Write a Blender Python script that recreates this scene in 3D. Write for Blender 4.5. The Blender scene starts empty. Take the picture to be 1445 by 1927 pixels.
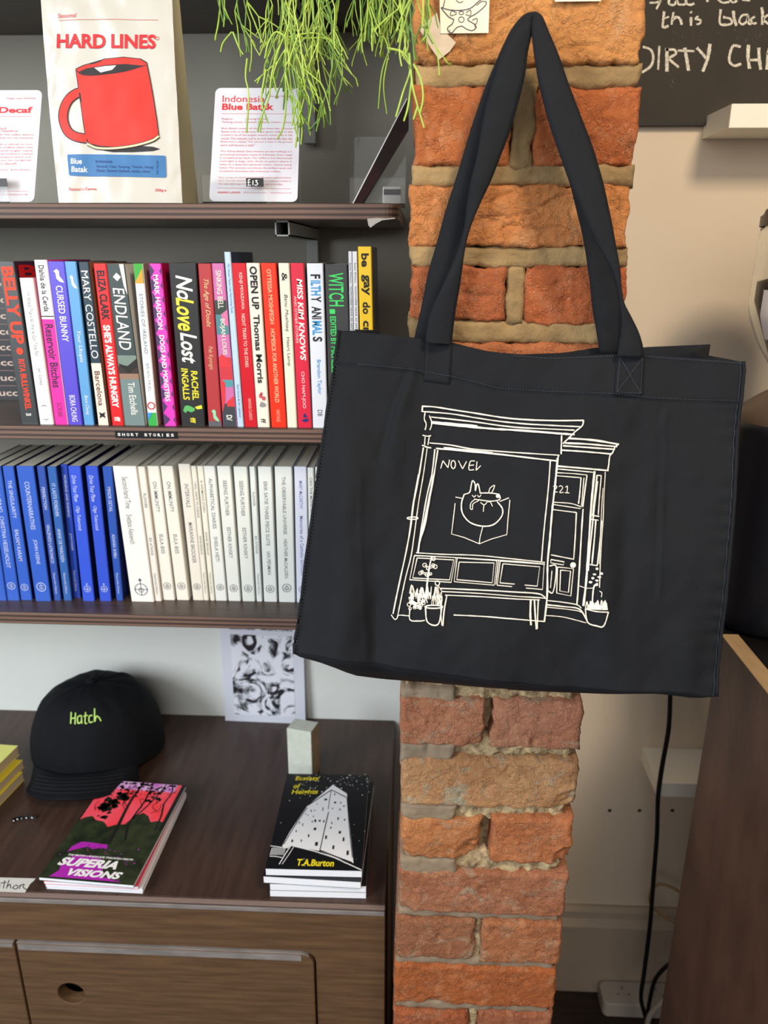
import bpy, bmesh, math, random
from mathutils import Vector, Matrix, noise
random.seed(11)
R = math.radians
SC = bpy.context.scene
COL = SC.collection

# ------------------------------------------------------------------ camera, light, exposure
F = 1447.0; CX, CY = 722.5, 963.5; EYE = 1.55
CAM_M = Matrix.Rotation(R(2.4), 3, 'Z') @ Matrix.Rotation(R(90 - 18.5), 3, 'X') @ Matrix.Rotation(R(0.2), 3, 'Z')
cam_d = bpy.data.cameras.new('camera'); cam = bpy.data.objects.new('camera', cam_d); COL.objects.link(cam)
cam.matrix_world = Matrix.Translation((0, 0, EYE)) @ CAM_M.to_4x4()
cam_d.sensor_fit = 'VERTICAL'; cam_d.sensor_height = 36.0; cam_d.lens = F / 1927 * 36.0
cam_d.clip_start = 0.02
cam_d.dof.use_dof = True; cam_d.dof.focus_distance = 0.80; cam_d.dof.aperture_fstop = cam_d.lens / 4.2
SC.camera = cam

def lamp(name, kind, loc, energy, color, target=None, size=1.0, size_y=None, **kw):
    d = bpy.data.lights.new(name, kind); o = bpy.data.objects.new(name, d); COL.objects.link(o)
    d.energy = energy; d.color = color; o.location = loc
    if kind == 'AREA':
        d.shape = 'RECTANGLE'; d.size = size; d.size_y = size_y or size
    if target is not None:
        o.rotation_euler = (Vector(target) - Vector(loc)).to_track_quat('-Z', 'Y').to_euler()
    return o
world = bpy.data.worlds.new('world'); SC.world = world; world.use_nodes = True
world.node_tree.nodes['Background'].inputs[0].default_value = (0.92, 0.96, 1.0, 1)
world.node_tree.nodes['Background'].inputs[1].default_value = 0.22
lamp('window_daylight', 'AREA', (-1.9, -0.9, 1.95), 64, (0.91, 0.96, 1.0), (-0.1, 1.0, 1.0), 1.1, 1.2)
lamp('street_daylight', 'AREA', (-0.1, -2.0, 2.25), 29, (1.0, 0.97, 0.93), (0.1, 1.0, 1.2), 2.2, 1.4)
lamp('ceiling_lamp', 'AREA', (0.55, -0.25, 2.55), 20, (1.0, 0.82, 0.60), (0.3, 1.0, 1.6), 0.3, 0.3)
SC.view_settings.view_transform = 'Standard'; SC.view_settings.look = 'None'
SC.view_settings.gamma = 1.0; SC.view_settings.use_curve_mapping = False
SC.view_settings.exposure = 0.0
SC.cycles.use_denoising = True
SC.cycles.max_bounces = 8

# ------------------------------------------------------------------ measuring helpers (a measured direction met with a real plane)
def ray(px, py):
    return CAM_M @ Vector(((px - CX) / F, (CY - py) / F, -1.0))
EYEV = Vector((0, 0, EYE))
def onY(px, py, Y):
    d = ray(px, py); return EYEV + d * (Y / d.y)
def onZ(px, py, Z):
    d = ray(px, py); return EYEV + d * ((Z - EYE) / d.z)
def onX(px, py, X):
    d = ray(px, py); return EYEV + d * (X / d.x)
def onP(px, py, P0, N):
    d = ray(px, py); return EYEV + d * ((P0 - EYEV).dot(N) / d.dot(N))
def plane_of(a, b, c):
    n = (b - a).cross(c - a).normalized()
    if n.dot(EYEV - a) < 0: n = -n
    return a, n
def plane_map(a, n, off=0.0003):
    return lambda px, py: onP(px, py, a, n) + n * off

# ------------------------------------------------------------------ materials
def lin(c):
    return tuple(((v / 255) / 12.92 if v / 255 <= 0.04045 else ((v / 255 + 0.055) / 1.055) ** 2.4) for v in c) + (1.0,)
MATS = {}
def mat(name, rgb, rough=0.6, var=0.0, scale=20.0, bump=0.0, bscale=None, spec=0.4, metal=0.0, stretch=(1, 1, 1), rgb2=None, detail=4.0, sheen=0.0, coat=0.0):
    if name in MATS: return MATS[name]
    m = bpy.data.materials.new(name); m.use_nodes = True; nt = m.node_tree; b = nt.nodes['Principled BSDF']
    b.inputs['Roughness'].default_value = rough; b.inputs['Specular IOR Level'].default_value = spec
    b.inputs['Metallic'].default_value = metal; b.inputs['Base Color'].default_value = lin(rgb)
    if sheen: b.inputs['Sheen Weight'].default_value = sheen
    if coat: b.inputs['Coat Weight'].default_value = coat; b.inputs['Coat Roughness'].default_value = 0.25
    if var or bump or rgb2:
        tc = nt.nodes.new('ShaderNodeTexCoord'); mp = nt.nodes.new('ShaderNodeMapping'); mp.inputs['Scale'].default_value = stretch
        nt.links.new(tc.outputs['Object'], mp.inputs[0])
        if var or rgb2:
            n = nt.nodes.new('ShaderNodeTexNoise'); n.inputs['Scale'].default_value = scale; n.inputs['Detail'].default_value = detail
            nt.links.new(mp.outputs[0], n.inputs['Vector'])
            r = nt.nodes.new('ShaderNodeValToRGB'); r.color_ramp.elements[0].position = 0.32; r.color_ramp.elements[1].position = 0.68
            c = lin(rgb)
            if rgb2: r.color_ramp.elements[0].color = c; r.color_ramp.elements[1].color = lin(rgb2)
            else:
                r.color_ramp.elements[0].color = tuple(x * (1 - var) for x in c[:3]) + (1,)
                r.color_ramp.elements[1].color = tuple(min(1, x * (1 + var)) for x in c[:3]) + (1,)
            nt.links.new(n.outputs[0], r.inputs[0]); nt.links.new(r.outputs[0], b.inputs['Base Color'])
        if bump:
            n2 = nt.nodes.new('ShaderNodeTexNoise'); n2.inputs['Scale'].default_value = bscale or scale * 4; n2.inputs['Detail'].default_value = 5
            nt.links.new(mp.outputs[0], n2.inputs['Vector'])
            bp = nt.nodes.new('ShaderNodeBump'); bp.inputs['Strength'].default_value = bump; bp.inputs['Distance'].default_value = 0.002
            nt.links.new(n2.outputs[0], bp.inputs['Height']); nt.links.new(bp.outputs[0], b.inputs['Normal'])
    MATS[name] = m; return m
def flat(rgb, rough=0.5, tag='paint'):
    return mat('%s %d %d %d' % ((tag,) + tuple(int(v) for v in rgb)), rgb, rough)
INK = lambda rgb: flat(rgb, 0.55, 'ink')
COVER = lambda rgb: flat(rgb, 0.34, 'cover card')

def glass_mat():
    m = bpy.data.materials.new('clear acrylic'); m.use_nodes = True; b = m.node_tree.nodes['Principled BSDF']
    b.inputs['Base Color'].default_value = (0.97, 0.99, 0.98, 1); b.inputs['Roughness'].default_value = 0.03
    b.inputs['Transmission Weight'].default_value = 1.0; b.inputs['IOR'].default_value = 1.2
    return m
M_ACRYL = glass_mat()
M_PAGE = mat('page edges', (214, 209, 192), 0.85, 0.12, 1, 0.0, stretch=(2200, 1, 1), detail=1)
M_PAGEC = mat('page edges cool', (226, 229, 232), 0.85, 0.05, 1, 0.0, stretch=(1, 1, 1500), detail=1)
M_PAPER = mat('white paper', (232, 232, 234), 0.7)

def wood(name, c1, c2, rough=0.42, axis='x', scale=14, bump=0.12, coat=0.0):
    st = {'x': (1, 9, 9), 'y': (9, 1, 9), 'z': (9, 9, 1), 'xf': (3, 40, 40)}[axis]
    return mat(name, c1, rough, 0.0, scale, bump, scale * 5, 0.45, 0, st, c2, 8.0, 0, coat)
def ply_edge(name, c1, c2, period=0.0062):
    m = bpy.data.materials.new(name); m.use_nodes = True; nt = m.node_tree; b = nt.nodes['Principled BSDF']; b.inputs['Roughness'].default_value = 0.6
    tc = nt.nodes.new('ShaderNodeTexCoord'); mp = nt.nodes.new('ShaderNodeMapping'); mp.inputs['Scale'].default_value = (6, 6, 1 / period)
    w = nt.nodes.new('ShaderNodeTexWave'); w.wave_type = 'BANDS'; w.bands_direction = 'Z'; w.inputs['Scale'].default_value = 0.32
    w.inputs['Distortion'].default_value = 1.6; w.inputs['Detail'].default_value = 3; w.inputs['Detail Scale'].default_value = 1.2
    r = nt.nodes.new('ShaderNodeValToRGB'); r.color_ramp.elements[0].color = lin(c1); r.color_ramp.elements[1].color = lin(c2)
    r.color_ramp.elements[0].position = 0.25; r.color_ramp.elements[1].position = 0.6
    nt.links.new(tc.outputs['Object'], mp.inputs[0]); nt.links.new(mp.outputs[0], w.inputs[0]); nt.links.new(w.outputs[0], r.inputs[0]); nt.links.new(r.outputs[0], b.inputs['Base Color'])
    n = nt.nodes.new('ShaderNodeTexNoise'); n.inputs['Scale'].default_value = 2.0; n.inputs['Detail'].default_value = 8; nt.links.new(mp.outputs[0], n.inputs['Vector'])
    bp = nt.nodes.new('ShaderNodeBump'); bp.inputs['Strength'].default_value = 0.4; bp.inputs['Distance'].default_value = 0.001
    nt.links.new(n.outputs[0], bp.inputs['Height']); nt.links.new(bp.outputs[0], b.inputs['Normal'])
    return m

# ------------------------------------------------------------------ object helpers
ORG = {}
def tag(o, label=None, cat=None, group=None, kind=None):
    if label: o['label'] = label
    if cat: o['category'] = cat
    if group: o['group'] = group
    if kind: o['kind'] = kind
    return o
def empty(name, loc, label, cat, group=None, kind=None):
    o = bpy.data.objects.new(name, None); COL.objects.link(o); o.location = loc; o.empty_display_size = 0.02
    ORG[o.name] = Vector(loc); return tag(o, label, cat, group, kind)
def obj(name, verts, faces, mats, parent=None, smooth=False, mi=None, recenter=True):
    """verts are world coordinates; a child keeps its root's origin"""
    verts = [Vector(v) for v in verts]
    if parent is not None: o0 = ORG[parent.name]
    else:
        lo = Vector([min(v[i] for v in verts) for i in range(3)]); hi = Vector([max(v[i] for v in verts) for i in range(3)])
        o0 = Vector(((lo.x + hi.x) / 2, (lo.y + hi.y) / 2, lo.z))
    me = bpy.data.meshes.new(name); me.from_pydata([tuple(v - o0) for v in verts], [], faces)
    for m in (mats if isinstance(mats, (list, tuple)) else [mats]): me.materials.append(m)
    if mi: 
        for i, p in enumerate(me.polygons): p.material_index = mi[i]
    if smooth: 
        for p in me.polygons: p.use_smooth = True
    me.validate(); me.update()
    o = bpy.data.objects.new(name, me); COL.objects.link(o)
    if parent is not None: o.parent = parent
    else: o.location = o0
    ORG[o.name] = o0
    return o
def bevel(o, w, seg=2):
    b = o.modifiers.new('bevel', 'BEVEL'); b.width = w; b.segments = seg; b.limit_method = 'ANGLE'; b.angle_limit = R(35); return o
def solid(o, t, off=0.0):
    b = o.modifiers.new('solidify', 'SOLIDIFY'); b.thickness = t; b.offset = off; return o
def hexa(c):
    """8 corners: bottom 4 ccw then top 4"""
    return list(c), [(3, 2, 1, 0), (4, 5, 6, 7), (0, 1, 5, 4), (1, 2, 6, 5), (2, 3, 7, 6), (3, 0, 4, 7)]
def box(x0, x1, y0, y1, z0, z1):
    return hexa([(x0, y0, z0), (x1, y0, z0), (x1, y1, z0), (x0, y1, z0), (x0, y0, z1), (x1, y0, z1), (x1, y1, z1), (x0, y1, z1)])
class MB:
    def __init__(s): s.v = []; s.f = []; s.mi = []
    def add(s, vf, m=0):
        k = len(s.v); s.v += [Vector(v) for v in vf[0]]; s.f += [tuple(i + k for i in f) for f in vf[1]]; s.mi += [m] * len(vf[1]); return s
    def build(s, name, mats, parent=None, smooth=False): return obj(name, s.v, s.f, mats, parent, smooth, s.mi)
def prism(poly, z0, z1):
    n = len(poly); v = [(p[0], p[1], z0) for p in poly] + [(p[0], p[1], z1) for p in poly]
    return v, [tuple(range(n))[::-1], tuple(range(n, 2 * n))] + [(i, (i + 1) % n, n + (i + 1) % n, n + i) for i in range(n)]
def extrude(poly3, d):
    """polygon of 3-D points swept by the vector d"""
    n = len(poly3); v = [Vector(p) for p in poly3] + [Vector(p) + d for p in poly3]
    return v, [tuple(range(n)), tuple(range(n, 2 * n))[::-1]] + [(i, n + i, n + (i + 1) % n, (i + 1) % n) for i in range(n)]
def tube(pts, r, seg=6, r1=None, cap=True):
    pts = [Vector(p) for p in pts]; v = []; f = []; n = len(pts); up = Vector((0.13, 0.31, 0.94))
    for i, p in enumerate(pts):
        t = (pts[min(i + 1, n - 1)] - pts[max(i - 1, 0)]).normalized()
        a = t.cross(up)
        if a.length < 1e-4: a = t.cross(Vector((1, 0, 0)))
        a.normalize(); b = t.cross(a); rr = r if r1 is None else r + (r1 - r) * i / (n - 1)
        for k in range(seg):
            w = 2 * math.pi * k / seg; v.append(p + (a * math.cos(w) + b * math.sin(w)) * rr)
    for i in range(n - 1):
        for k in range(seg):
            f.append((i * seg + k, i * seg + (k + 1) % seg, (i + 1) * seg + (k + 1) % seg, (i + 1) * seg + k))
    if cap: f.append(tuple(range(seg))[::-1]); f.append(tuple((n - 1) * seg + k for k in range(seg)))
    return v, f
def lathe(prof, c, seg=40, a0=0, a1=2 * math.pi):
    v = []; f = []; n = len(prof)
    for k in range(seg):
        w = a0 + (a1 - a0) * k / seg
        for r, z in prof: v.append((c[0] + r * math.cos(w), c[1] + r * math.sin(w), c[2] + z))
    for k in range(seg):
        for i in range(n - 1):
            a = k * n + i; b = ((k + 1) % seg) * n + i; f.append((a, b, b + 1, a + 1))
    return v, f
def grid(fn, nu, nv):
    v = [fn(i / nu, j / nv) for j in range(nv + 1) for i in range(nu + 1)]
    f = [(j * (nu + 1) + i, j * (nu + 1) + i + 1, (j + 1) * (nu + 1) + i + 1, (j + 1) * (nu + 1) + i) for j in range(nv) for i in range(nu)]
    return v, f
def cat_rom(pts, n=6):
    if len(pts) < 3: return [tuple(p) for p in pts]
    P = [tuple(p) for p in pts]; P = [tuple(2 * a - b for a, b in zip(P[0], P[1]))] + P + [tuple(2 * a - b for a, b in zip(P[-1], P[-2]))]; out = []
    for i in range(1, len(P) - 2):
        for k in range(n):
            t = k / n; out.append(tuple(0.5 * (2 * p1 + (p2 - p0) * t + (2 * p0 - 5 * p1 + 4 * p2 - p3) * t * t + (3 * p1 - p0 - 3 * p2 + p3) * t ** 3) for p0, p1, p2, p3 in zip(P[i - 1], P[i], P[i + 1], P[i + 2])))
    out.append(P[-2]); return out

# ------------------------------------------------------------------ flat print: lettering and line drawing laid on real surfaces
_TC = {}
def text2d(s, bold=0.0, shear=0.0):
    key = (s, bold, shear)
    if key in _TC: return _TC[key]
    cu = bpy.data.curves.new('lettering', 'FONT'); cu.body = s; cu.resolution_u = 3; cu.offset = bold; cu.shear = shear; cu.size = 1
    to = bpy.data.objects.new('lettering_tmp', cu); COL.objects.link(to)
    dg = bpy.context.evaluated_depsgraph_get(); me = bpy.data.meshes.new_from_object(to.evaluated_get(dg))
    vs = [(v.co.x, v.co.y) for v in me.vertices]; fs = [tuple(p.vertices) for p in me.polygons]
    bpy.data.objects.remove(to); bpy.data.meshes.remove(me); bpy.data.curves.remove(cu)
    x0 = min(v[0] for v in vs); x1 = max(v[0] for v in vs); y0 = min(v[1] for v in vs); y1 = max(v[1] for v in vs)
    r = ([((x - x0) / (x1 - x0), (y - y0) / max(1e-6, y1 - y0)) for x, y in vs], fs); _TC[key] = r; return r
class Print:
    """collects flat shapes given in measuring coordinates and lays them on a surface"""
    def __init__(s, fn): s.fn = fn; s.v = []; s.f = []
    def text(s, t, p0, p1, h, bold=0.0, shear=0.0, up=None):
        vs, fs = text2d(t, bold, shear); k = len(s.v); dx, dy = p1[0] - p0[0], p1[1] - p0[1]; L = math.hypot(dx, dy)
        ux, uy = up if up else (dy / L, -dx / L)
        for a, b in vs: s.v.append(s.fn(p0[0] + a * dx + b * h * ux, p0[1] + a * dy + b * h * uy))
        s.f += [tuple(i + k for i in f) for f in fs]; return s
    def poly(s, pts, sub=0):
        if sub:
            bm = bmesh.new(); vs = [bm.verts.new((p[0], p[1], 0)) for p in pts]; bm.faces.new(vs); bmesh.ops.triangulate(bm, faces=bm.faces[:])
            for _ in range(8):
                es = [e for e in bm.edges if e.calc_length() > sub]
                if not es: break
                bmesh.ops.subdivide_edges(bm, edges=es, cuts=1, use_grid_fill=False); bmesh.ops.triangulate(bm, faces=[f for f in bm.faces if len(f.verts) > 3])
            k = len(s.v); bm.verts.index_update(); s.v += [s.fn(v.co.x, v.co.y) for v in bm.verts]; s.f += [tuple(k + v.index for v in f.verts) for f in bm.faces]; bm.free(); return s
        k = len(s.v); s.v += [s.fn(*p) for p in pts]; s.f.append(tuple(range(k, k + len(pts)))); return s
    def rect(s, x0, y0, x1, y1): return s.poly([(x0, y0), (x1, y0), (x1, y1), (x0, y1)])
    def line(s, pts, w, smooth=True, jit=0.0, w1=None):
        P = cat_rom(pts, 5) if smooth and len(pts) > 2 else [tuple(p) for p in pts]
        if len(P) == 2 and math.hypot(P[1][0] - P[0][0], P[1][1] - P[0][1]) > 12:
            (a, b), (c, d) = P; n = 6; P = [(a + (c - a) * i / n, b + (d - b) * i / n) for i in range(n + 1)]
        k = len(s.v); n = len(P)
        for i, p in enumerate(P):
            q0 = P[max(0, i - 1)]; q1 = P[min(n - 1, i + 1)]; dx, dy = q1[0] - q0[0], q1[1] - q0[1]; L = math.hypot(dx, dy) or 1
            ww = (w if w1 is None else w + (w1 - w) * i / (n - 1)) * (1 + jit * random.uniform(-1, 1)) / 2
            s.v.append(s.fn(p[0] - dy / L * ww, p[1] + dx / L * ww)); s.v.append(s.fn(p[0] + dy / L * ww, p[1] - dx / L * ww))
        for i in range(n - 1): s.f.append((k + 2 * i, k + 2 * i + 1, k + 2 * i + 3, k + 2 * i + 2))
        return s
    def disc(s, c, rx, ry=None, n=18):
        ry = ry or rx; return s.poly([(c[0] + rx * math.cos(2 * math.pi * i / n), c[1] + ry * math.sin(2 * math.pi * i / n)) for i in range(n)])
    def ring(s, c, rx, w, ry=None, a0=0, a1=360, n=20):
        ry = ry or rx; return s.line([(c[0] + rx * math.cos(R(a0 + (a1 - a0) * i / n)), c[1] + ry * math.sin(R(a0 + (a1 - a0) * i / n))) for i in range(n + 1)], w, False)
    def build(s, name, m, parent): return obj(name, s.v, s.f, m, parent)
# ------------------------------------------------------------------ the setting
YW = 1.27                                   # back wall
M_GREY = mat('grey wall paint', (150, 147, 136), 0.75, 0.05, 3, 0.25, 60)
M_CREAM = mat('cream wall with painted warm light', (222, 204, 180), 0.85, 0.04, 2, 0.25, 45)  # warm light right of the pillar is mixed into the wall colour
M_WALL_COOLLIT = mat('off white wall with painted cool light', (222, 226, 222), 0.85, 0.04, 2, 0.25, 45)  # same wall on the left, cool daylight mixed into its colour
M_SKIRT = mat('skirting paint', (182, 164, 144), 0.6, 0.05, 4, 0.1, 30)
M_FLOOR = wood('floor boards', (38, 28, 23), (58, 43, 34), 0.55)
def struct(name, mb_or_vf, m):
    v, f = mb_or_vf; o = obj(name, v, f, m); o['kind'] = 'structure'; return o
Z3 = onY(400, 1160.5, 0.948).z; Z2 = onY(400, 805.5, 0.948).z; Z1 = onY(400, 382.0, 0.948).z
ZT = onY(400, 1345, YW).z                   # cabinet top
Z4 = Z1 + (Z1 - Z2)
TH = 0.018
XE = onY(752, 400, 0.96).x                  # right ends of the shelves
print('shelf z', Z3, Z2, Z1, Z4, 'table', ZT, 'XE', XE)
ZF = onY(1100, 1866, YW - .02).z; print('floor', ZF)
ZG = Z3 - TH - 0.002                        # grey paint stops under the lowest shelf
struct('floor', box(-2.6, 2.6, -3.0, YW + 0.1, ZF - 0.03, ZF), M_FLOOR)
struct('wall_back', box(-2.6, 2.6, YW, YW + 0.1, ZF, 2.8), M_CREAM)
struct('wall_back_left', box(-2.6, 0.16, YW - 0.0025, YW - 0.0003, ZF, ZG), M_WALL_COOLLIT)
struct('wall_back_painted', box(-2.6, 0.16, YW - 0.0025, YW - 0.0003, ZG, 2.8), M_GREY)
# skirting: board with a stepped moulding
sk_top = onY(1130, 1716, YW - 0.02).z
sk = [(YW, ZF), (YW - 0.02, ZF), (YW - 0.02, sk_top - 0.05), (YW - 0.026, sk_top - 0.045), (YW - 0.026, sk_top - 0.036), (YW - 0.014, sk_top - 0.024), (YW - 0.014, sk_top - 0.008), (YW - 0.006, sk_top), (YW, sk_top)]
v, f = extrude([(0.05, y, z) for y, z in sk], Vector((2.5, 0, 0)))
struct('baseboard_back', (v, f), M_SKIRT)

# small drilled holes with wall plugs in the lower wall
for i, (px, py) in enumerate([(1147, 1525), (1203, 1525), (1265, 1525)]):
    c = onY(px, py, YW); v, f = lathe([(0.0, 0.001), (0.0022, 0.001), (0.0038, 0.0)], (0, 0, 0), 14)
    v = [(c.x + a, c.y - 0.0006 - z, c.z + b) for a, b, z in v]
    tag(obj('wall_plug', v, f, flat((28, 22, 20))), ['dark plugged hole in cream wall, nearest the brick pillar', 'dark plugged hole in cream wall, middle of the row of three', 'dark plugged hole in cream wall, just below the low white shelf'][i], 'hole', 'drilled holes in the lower wall')

# ------------------------------------------------------------------ plywood shelves
M_SHTOP = wood('stained shelf face', (58, 46, 41), (78, 62, 54), 0.4, 'x', 10)
M_PLY = ply_edge('plywood edge', (58, 42, 36), (112, 86, 74))
def shelf(z, label, m_edge=M_PLY):
    r = 0.017; x0, x1, y0, y1 = -1.15, XE, 0.948, YW - 0.0035
    p = [(x0, y1), (x0, y0)] + [(x1 - r + r * math.sin(R(a)), y0 + r - r * math.cos(R(a))) for a in range(0, 91, 15)] + [(x1, y1)]
    v, f = prism(p, z - TH, z); o = obj('shelf', v, f, [M_SHTOP, m_edge], None, False, [0, 0] + [1] * len(p))
    bevel(o, 0.0016, 2); tag(o, label, 'shelf', 'dark plywood wall shelves'); return o
s4 = shelf(Z4, 'topmost dark plywood shelf seen from below, behind the trailing green plant')
s1 = shelf(Z1, 'dark plywood shelf carrying the pale coffee bag and printed cards')
s2 = shelf(Z2, 'dark plywood shelf carrying the colourful paperbacks, with small black tape sign')
s3 = shelf(Z3, 'lowest dark plywood shelf carrying the blue and white paperbacks')
# worn dark knot on the shelf end
# steel brackets: open square tube arm and wall upright
M_STEEL = mat('pale painted steel', (150, 152, 150), 0.45, 0.05, 20, 0.05)
M_DARKIN = flat((26, 26, 25), 0.8, 'hollow')
def bracket(z, y_lab, label, drop):
    e = onY(531, 431, 0.972); x = e.x; w = 0.0175; t = 0.0017; zt = z - TH; b = empty('shelf_bracket', (x, YW - 0.02, zt - drop), label, 'bracket', 'steel brackets under the shelves')
    mb = MB(); y0, y1 = 0.972, YW - 0.028
    mb.add(box(x - w / 2, x + w / 2, y0, y1, zt - t, zt)); mb.add(box(x - w / 2, x + w / 2, y0, y1, zt - w, zt - w + t))
    mb.add(box(x - w / 2, x - w / 2 + t, y0, y1, zt - w, zt)); mb.add(box(x + w / 2 - t, x + w / 2, y0, y1, zt - w, zt))
    mb.build('bracket_arm', M_STEEL, b)
    v, f = box(x - w / 2 + t, x + w / 2 - t, y0 + 0.05, y0 + 0.052, zt - w + t, zt - t); obj('tube_inside', v, f, M_DARKIN, b)
    mb = MB().add(box(x - w / 2, x + w / 2, YW - 0.0285, YW - 0.0115, zt - drop, zt)); u = mb.build('bracket_upright', M_STEEL, b); bevel(u, 0.001)
    for k in (0.055, drop - 0.02):
        v, f = lathe([(0, 0.0022), (0.003, 0.002), (0.0045, 0.0)], (0, 0, 0), 12); v = [(x + a, YW - 0.0285 - c, zt - k + bb) for a, bb, c in v]; obj('screw', v, f, M_STEEL, b)
    return b
bracket(Z4, 0, 'pale steel bracket under the topmost shelf, behind the green plant', 0.148)
bracket(Z1, 0, 'pale steel bracket with open tube end above the colourful paperbacks', 0.148)
# small torn paper scrap stuck under shelf edge
yy = 0.9472
scr = [(691, 411.5), (709, 410), (725, 411), (742, 409.5), (744, 411.5), (731, 413), (719, 414.5), (707, 421), (697, 428.5), (693, 424)]
pts = [onY(x, y, yy) for x, y in scr]
v, f = extrude(pts, Vector((0, 0.0004, 0))); tag(obj('paper_scrap', v, f, flat((186, 180, 172), 0.8)), 'torn pale paper scrap hanging from the end of the shelf under the coffee bag', 'scrap')

# black embossed tape sign on shelf 2
def tape_label(name, px0, px1, y, ptop, pbot, label, cat, chars, m=(22, 22, 24)):
    a, b = onY(px0, (ptop + pbot) / 2, y).x, onY(px1, (ptop + pbot) / 2, y).x; z1 = onY((px0 + px1) / 2, ptop, y).z; z0 = onY((px0 + px1) / 2, pbot, y).z
    v, f = box(a, b, y - 0.0008, y, z0, z1); o = obj(name, v, f, flat(m, 0.35)); tag(o, label, cat); return o, a, b, z0, z1
o, a, b, z0, z1 = tape_label('shelf_sign', 217, 334, 0.9478, 811.5, 824.5, 'short black embossed tape sign reading SHORT STORIES on the shelf edge', 'sign', '')
P = Print(lambda u, w: Vector((a + (b - a) * u, 0.9466, z0 + (z1 - z0) * w)))
s = 'SHORT STORIES'
for i, ch in enumerate(s):
    if ch != ' ':
        u = 0.045 + i * 0.0712; w = 0.012 if ch == 'I' else 0.045
        P.text(ch, (u, 0.3), (u + w, 0.3), 0.42, 0.03, up=(0, 1))
P.build('lettering', INK((236, 236, 236)), o)

# ------------------------------------------------------------------ books standing on the shelves
def paperback(label, group, tl, tr, yt, bl, br, yb, col, side=None, Y=0.958, depth=0.128, zs=Z2, texts=(), bands=(), page=None, art=None, name='paperback', extra=None):
    A = onY(tl, yt, Y); B = onY(tr, yt, Y); C = onY(bl, yb, Y); D = onY(br, yb, Y)
    zt = (A.z + B.z) / 2; xa, xb, xc, xd = A.x, B.x, C.x, D.x; Y1 = Y + depth
    root = empty(name, ((xc + xd) / 2, Y + depth / 2, zs), label, 'book', group)
    side = side or col; t = 0.0006; ch = min(0.0011, (xb - xa) * 0.15)
    def sec(x0, x1, z):                     # U-shaped cover section
        return [(x0, Y1, z), (x0, Y + ch, z), (x0 + ch, Y, z), (x1 - ch, Y, z), (x1, Y + ch, z), (x1, Y1, z), (x1 - t, Y1, z), (x1 - t, Y + ch + t, z), (x0 + t, Y + ch + t, z), (x0 + t, Y1, z)]
    v = sec(xc, xd, zs) + sec(xa, xb, zt); n = 10
    f = [(i, (i + 1) % n, n + (i + 1) % n, n + i) for i in range(n)]; mi = [1, 0, 0, 0, 1, 1, 1, 1, 1, 1]
    for k in (0, n):
        f += [tuple(k + i for i in (0, 1, 8, 9)), tuple(k + i for i in (1, 2, 3, 4, 7, 8)), tuple(k + i for i in (4, 5, 6, 7))]; mi += [1, 0, 1]
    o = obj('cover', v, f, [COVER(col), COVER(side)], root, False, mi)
    e = t + 0.0001; g = 0.0006
    v, f = hexa([(xc + e, Y + ch + t + .0002, zs + g), (xd - e, Y + ch + t + .0002, zs + g), (xd - e, Y1 - g, zs + g), (xc + e, Y1 - g, zs + g), (xa + e, Y + ch + t + .0002, zt - g), (xb - e, Y + ch + t + .0002, zt - g), (xb - e, Y1 - g, zt - g), (xa + e, Y1 - g, zt - g)])
    obj('page_block', v, f, page or M_PAGE, root)
    def S(u, w, off=0.0003):                # u across the spine, w down the spine
        xl = xa + (xc - xa) * w; xr = xb + (xd - xb) * w; return Vector((xl + (xr - xl) * u, Y - off, zt + (zs - zt) * w))
    H = zt - zs; W = (xd - xc + xb - xa) / 2; asp = W / H
    for (f0, f1, c) in bands:
        m = 0.5 * ch / W
        P = Print(lambda u, w: S(u, w, 0.00015)); P.rect(m, f0, 1 - m, f1); P.build('colour_band', INK(c), root)
    for tx in texts:
        s, f0, f1, c, h = tx[:5]; bold = tx[5] if len(tx) > 5 else 0.0; uc = tx[6] if len(tx) > 6 else 0.5; sh = tx[7] if len(tx) > 7 else 0.0
        vs, fs = text2d(s, bold, sh)
        P = Print(lambda u, w: S(u, w, 0.0004)); P.v = [S(uc - h / 2 + b * h, f0 + a * (f1 - f0), 0.0004) for a, b in vs]; P.f = list(fs)
        P.build('lettering', INK(c), root)
    if extra: extra(root, S, asp)
    return root
W_ = (240, 238, 232); K_ = (24, 24, 26)
G2 = 'paperbacks on the short stories shelf'
def bird(c, w0=0.055, h=0.055):
    def fn(root, S, asp):
        P = Print(lambda u, w: S(u, w, 0.0004)); P.poly([(0.3, w0), (0.5, w0 - .012), (0.62, w0), (0.62, w0 + .03), (0.78, w0 + .05), (0.86, w0 + .068), (0.6, w0 + .062), (0.42, w0 + .045), (0.4, w0 + .012)]); P.build('spine_emblem', INK(c), root)
    return fn
def zigzag(root, S, asp):
    P = Print(lambda u, w: S(u, w, .0003))
    for i in range(12):
        a = i * .0833; P.poly([(.04, a), (.40 + .16 * (i % 2), a + .0416), (.04, a + .0833)]); P.poly([(.96, a + .02), (.80, a + .045), (.96, a + .07)])
    P.build('purple_zigzag', INK((72, 50, 96)), root)
def e_dot(root, S, asp):
    P = Print(lambda u, w: S(u, w, 0.0004)); P.disc((0.55, 0.535), 0.2, 0.2 * asp); P.build('spine_dot', INK((250, 62, 22)), root)
    # front board lettering glimpsed beside the spine
    x = S(1, 0.06).x; z0 = S(1, 0.10).z; z1 = S(1, 0.02).z
    vs, fs = text2d('BE', 0.03, 0); P = Print(None); xr = x + 0.0013
    P.v = [Vector((S(1, 0.06).x + 0.0004 + 0.0016 * (0.10 - 0.02), 0.966 + a * 0.09, z0 + b * (z1 - z0))) for a, b in vs]; P.f = list(fs); P.build('cover_lettering', INK((190, 30, 26)), root)
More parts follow.
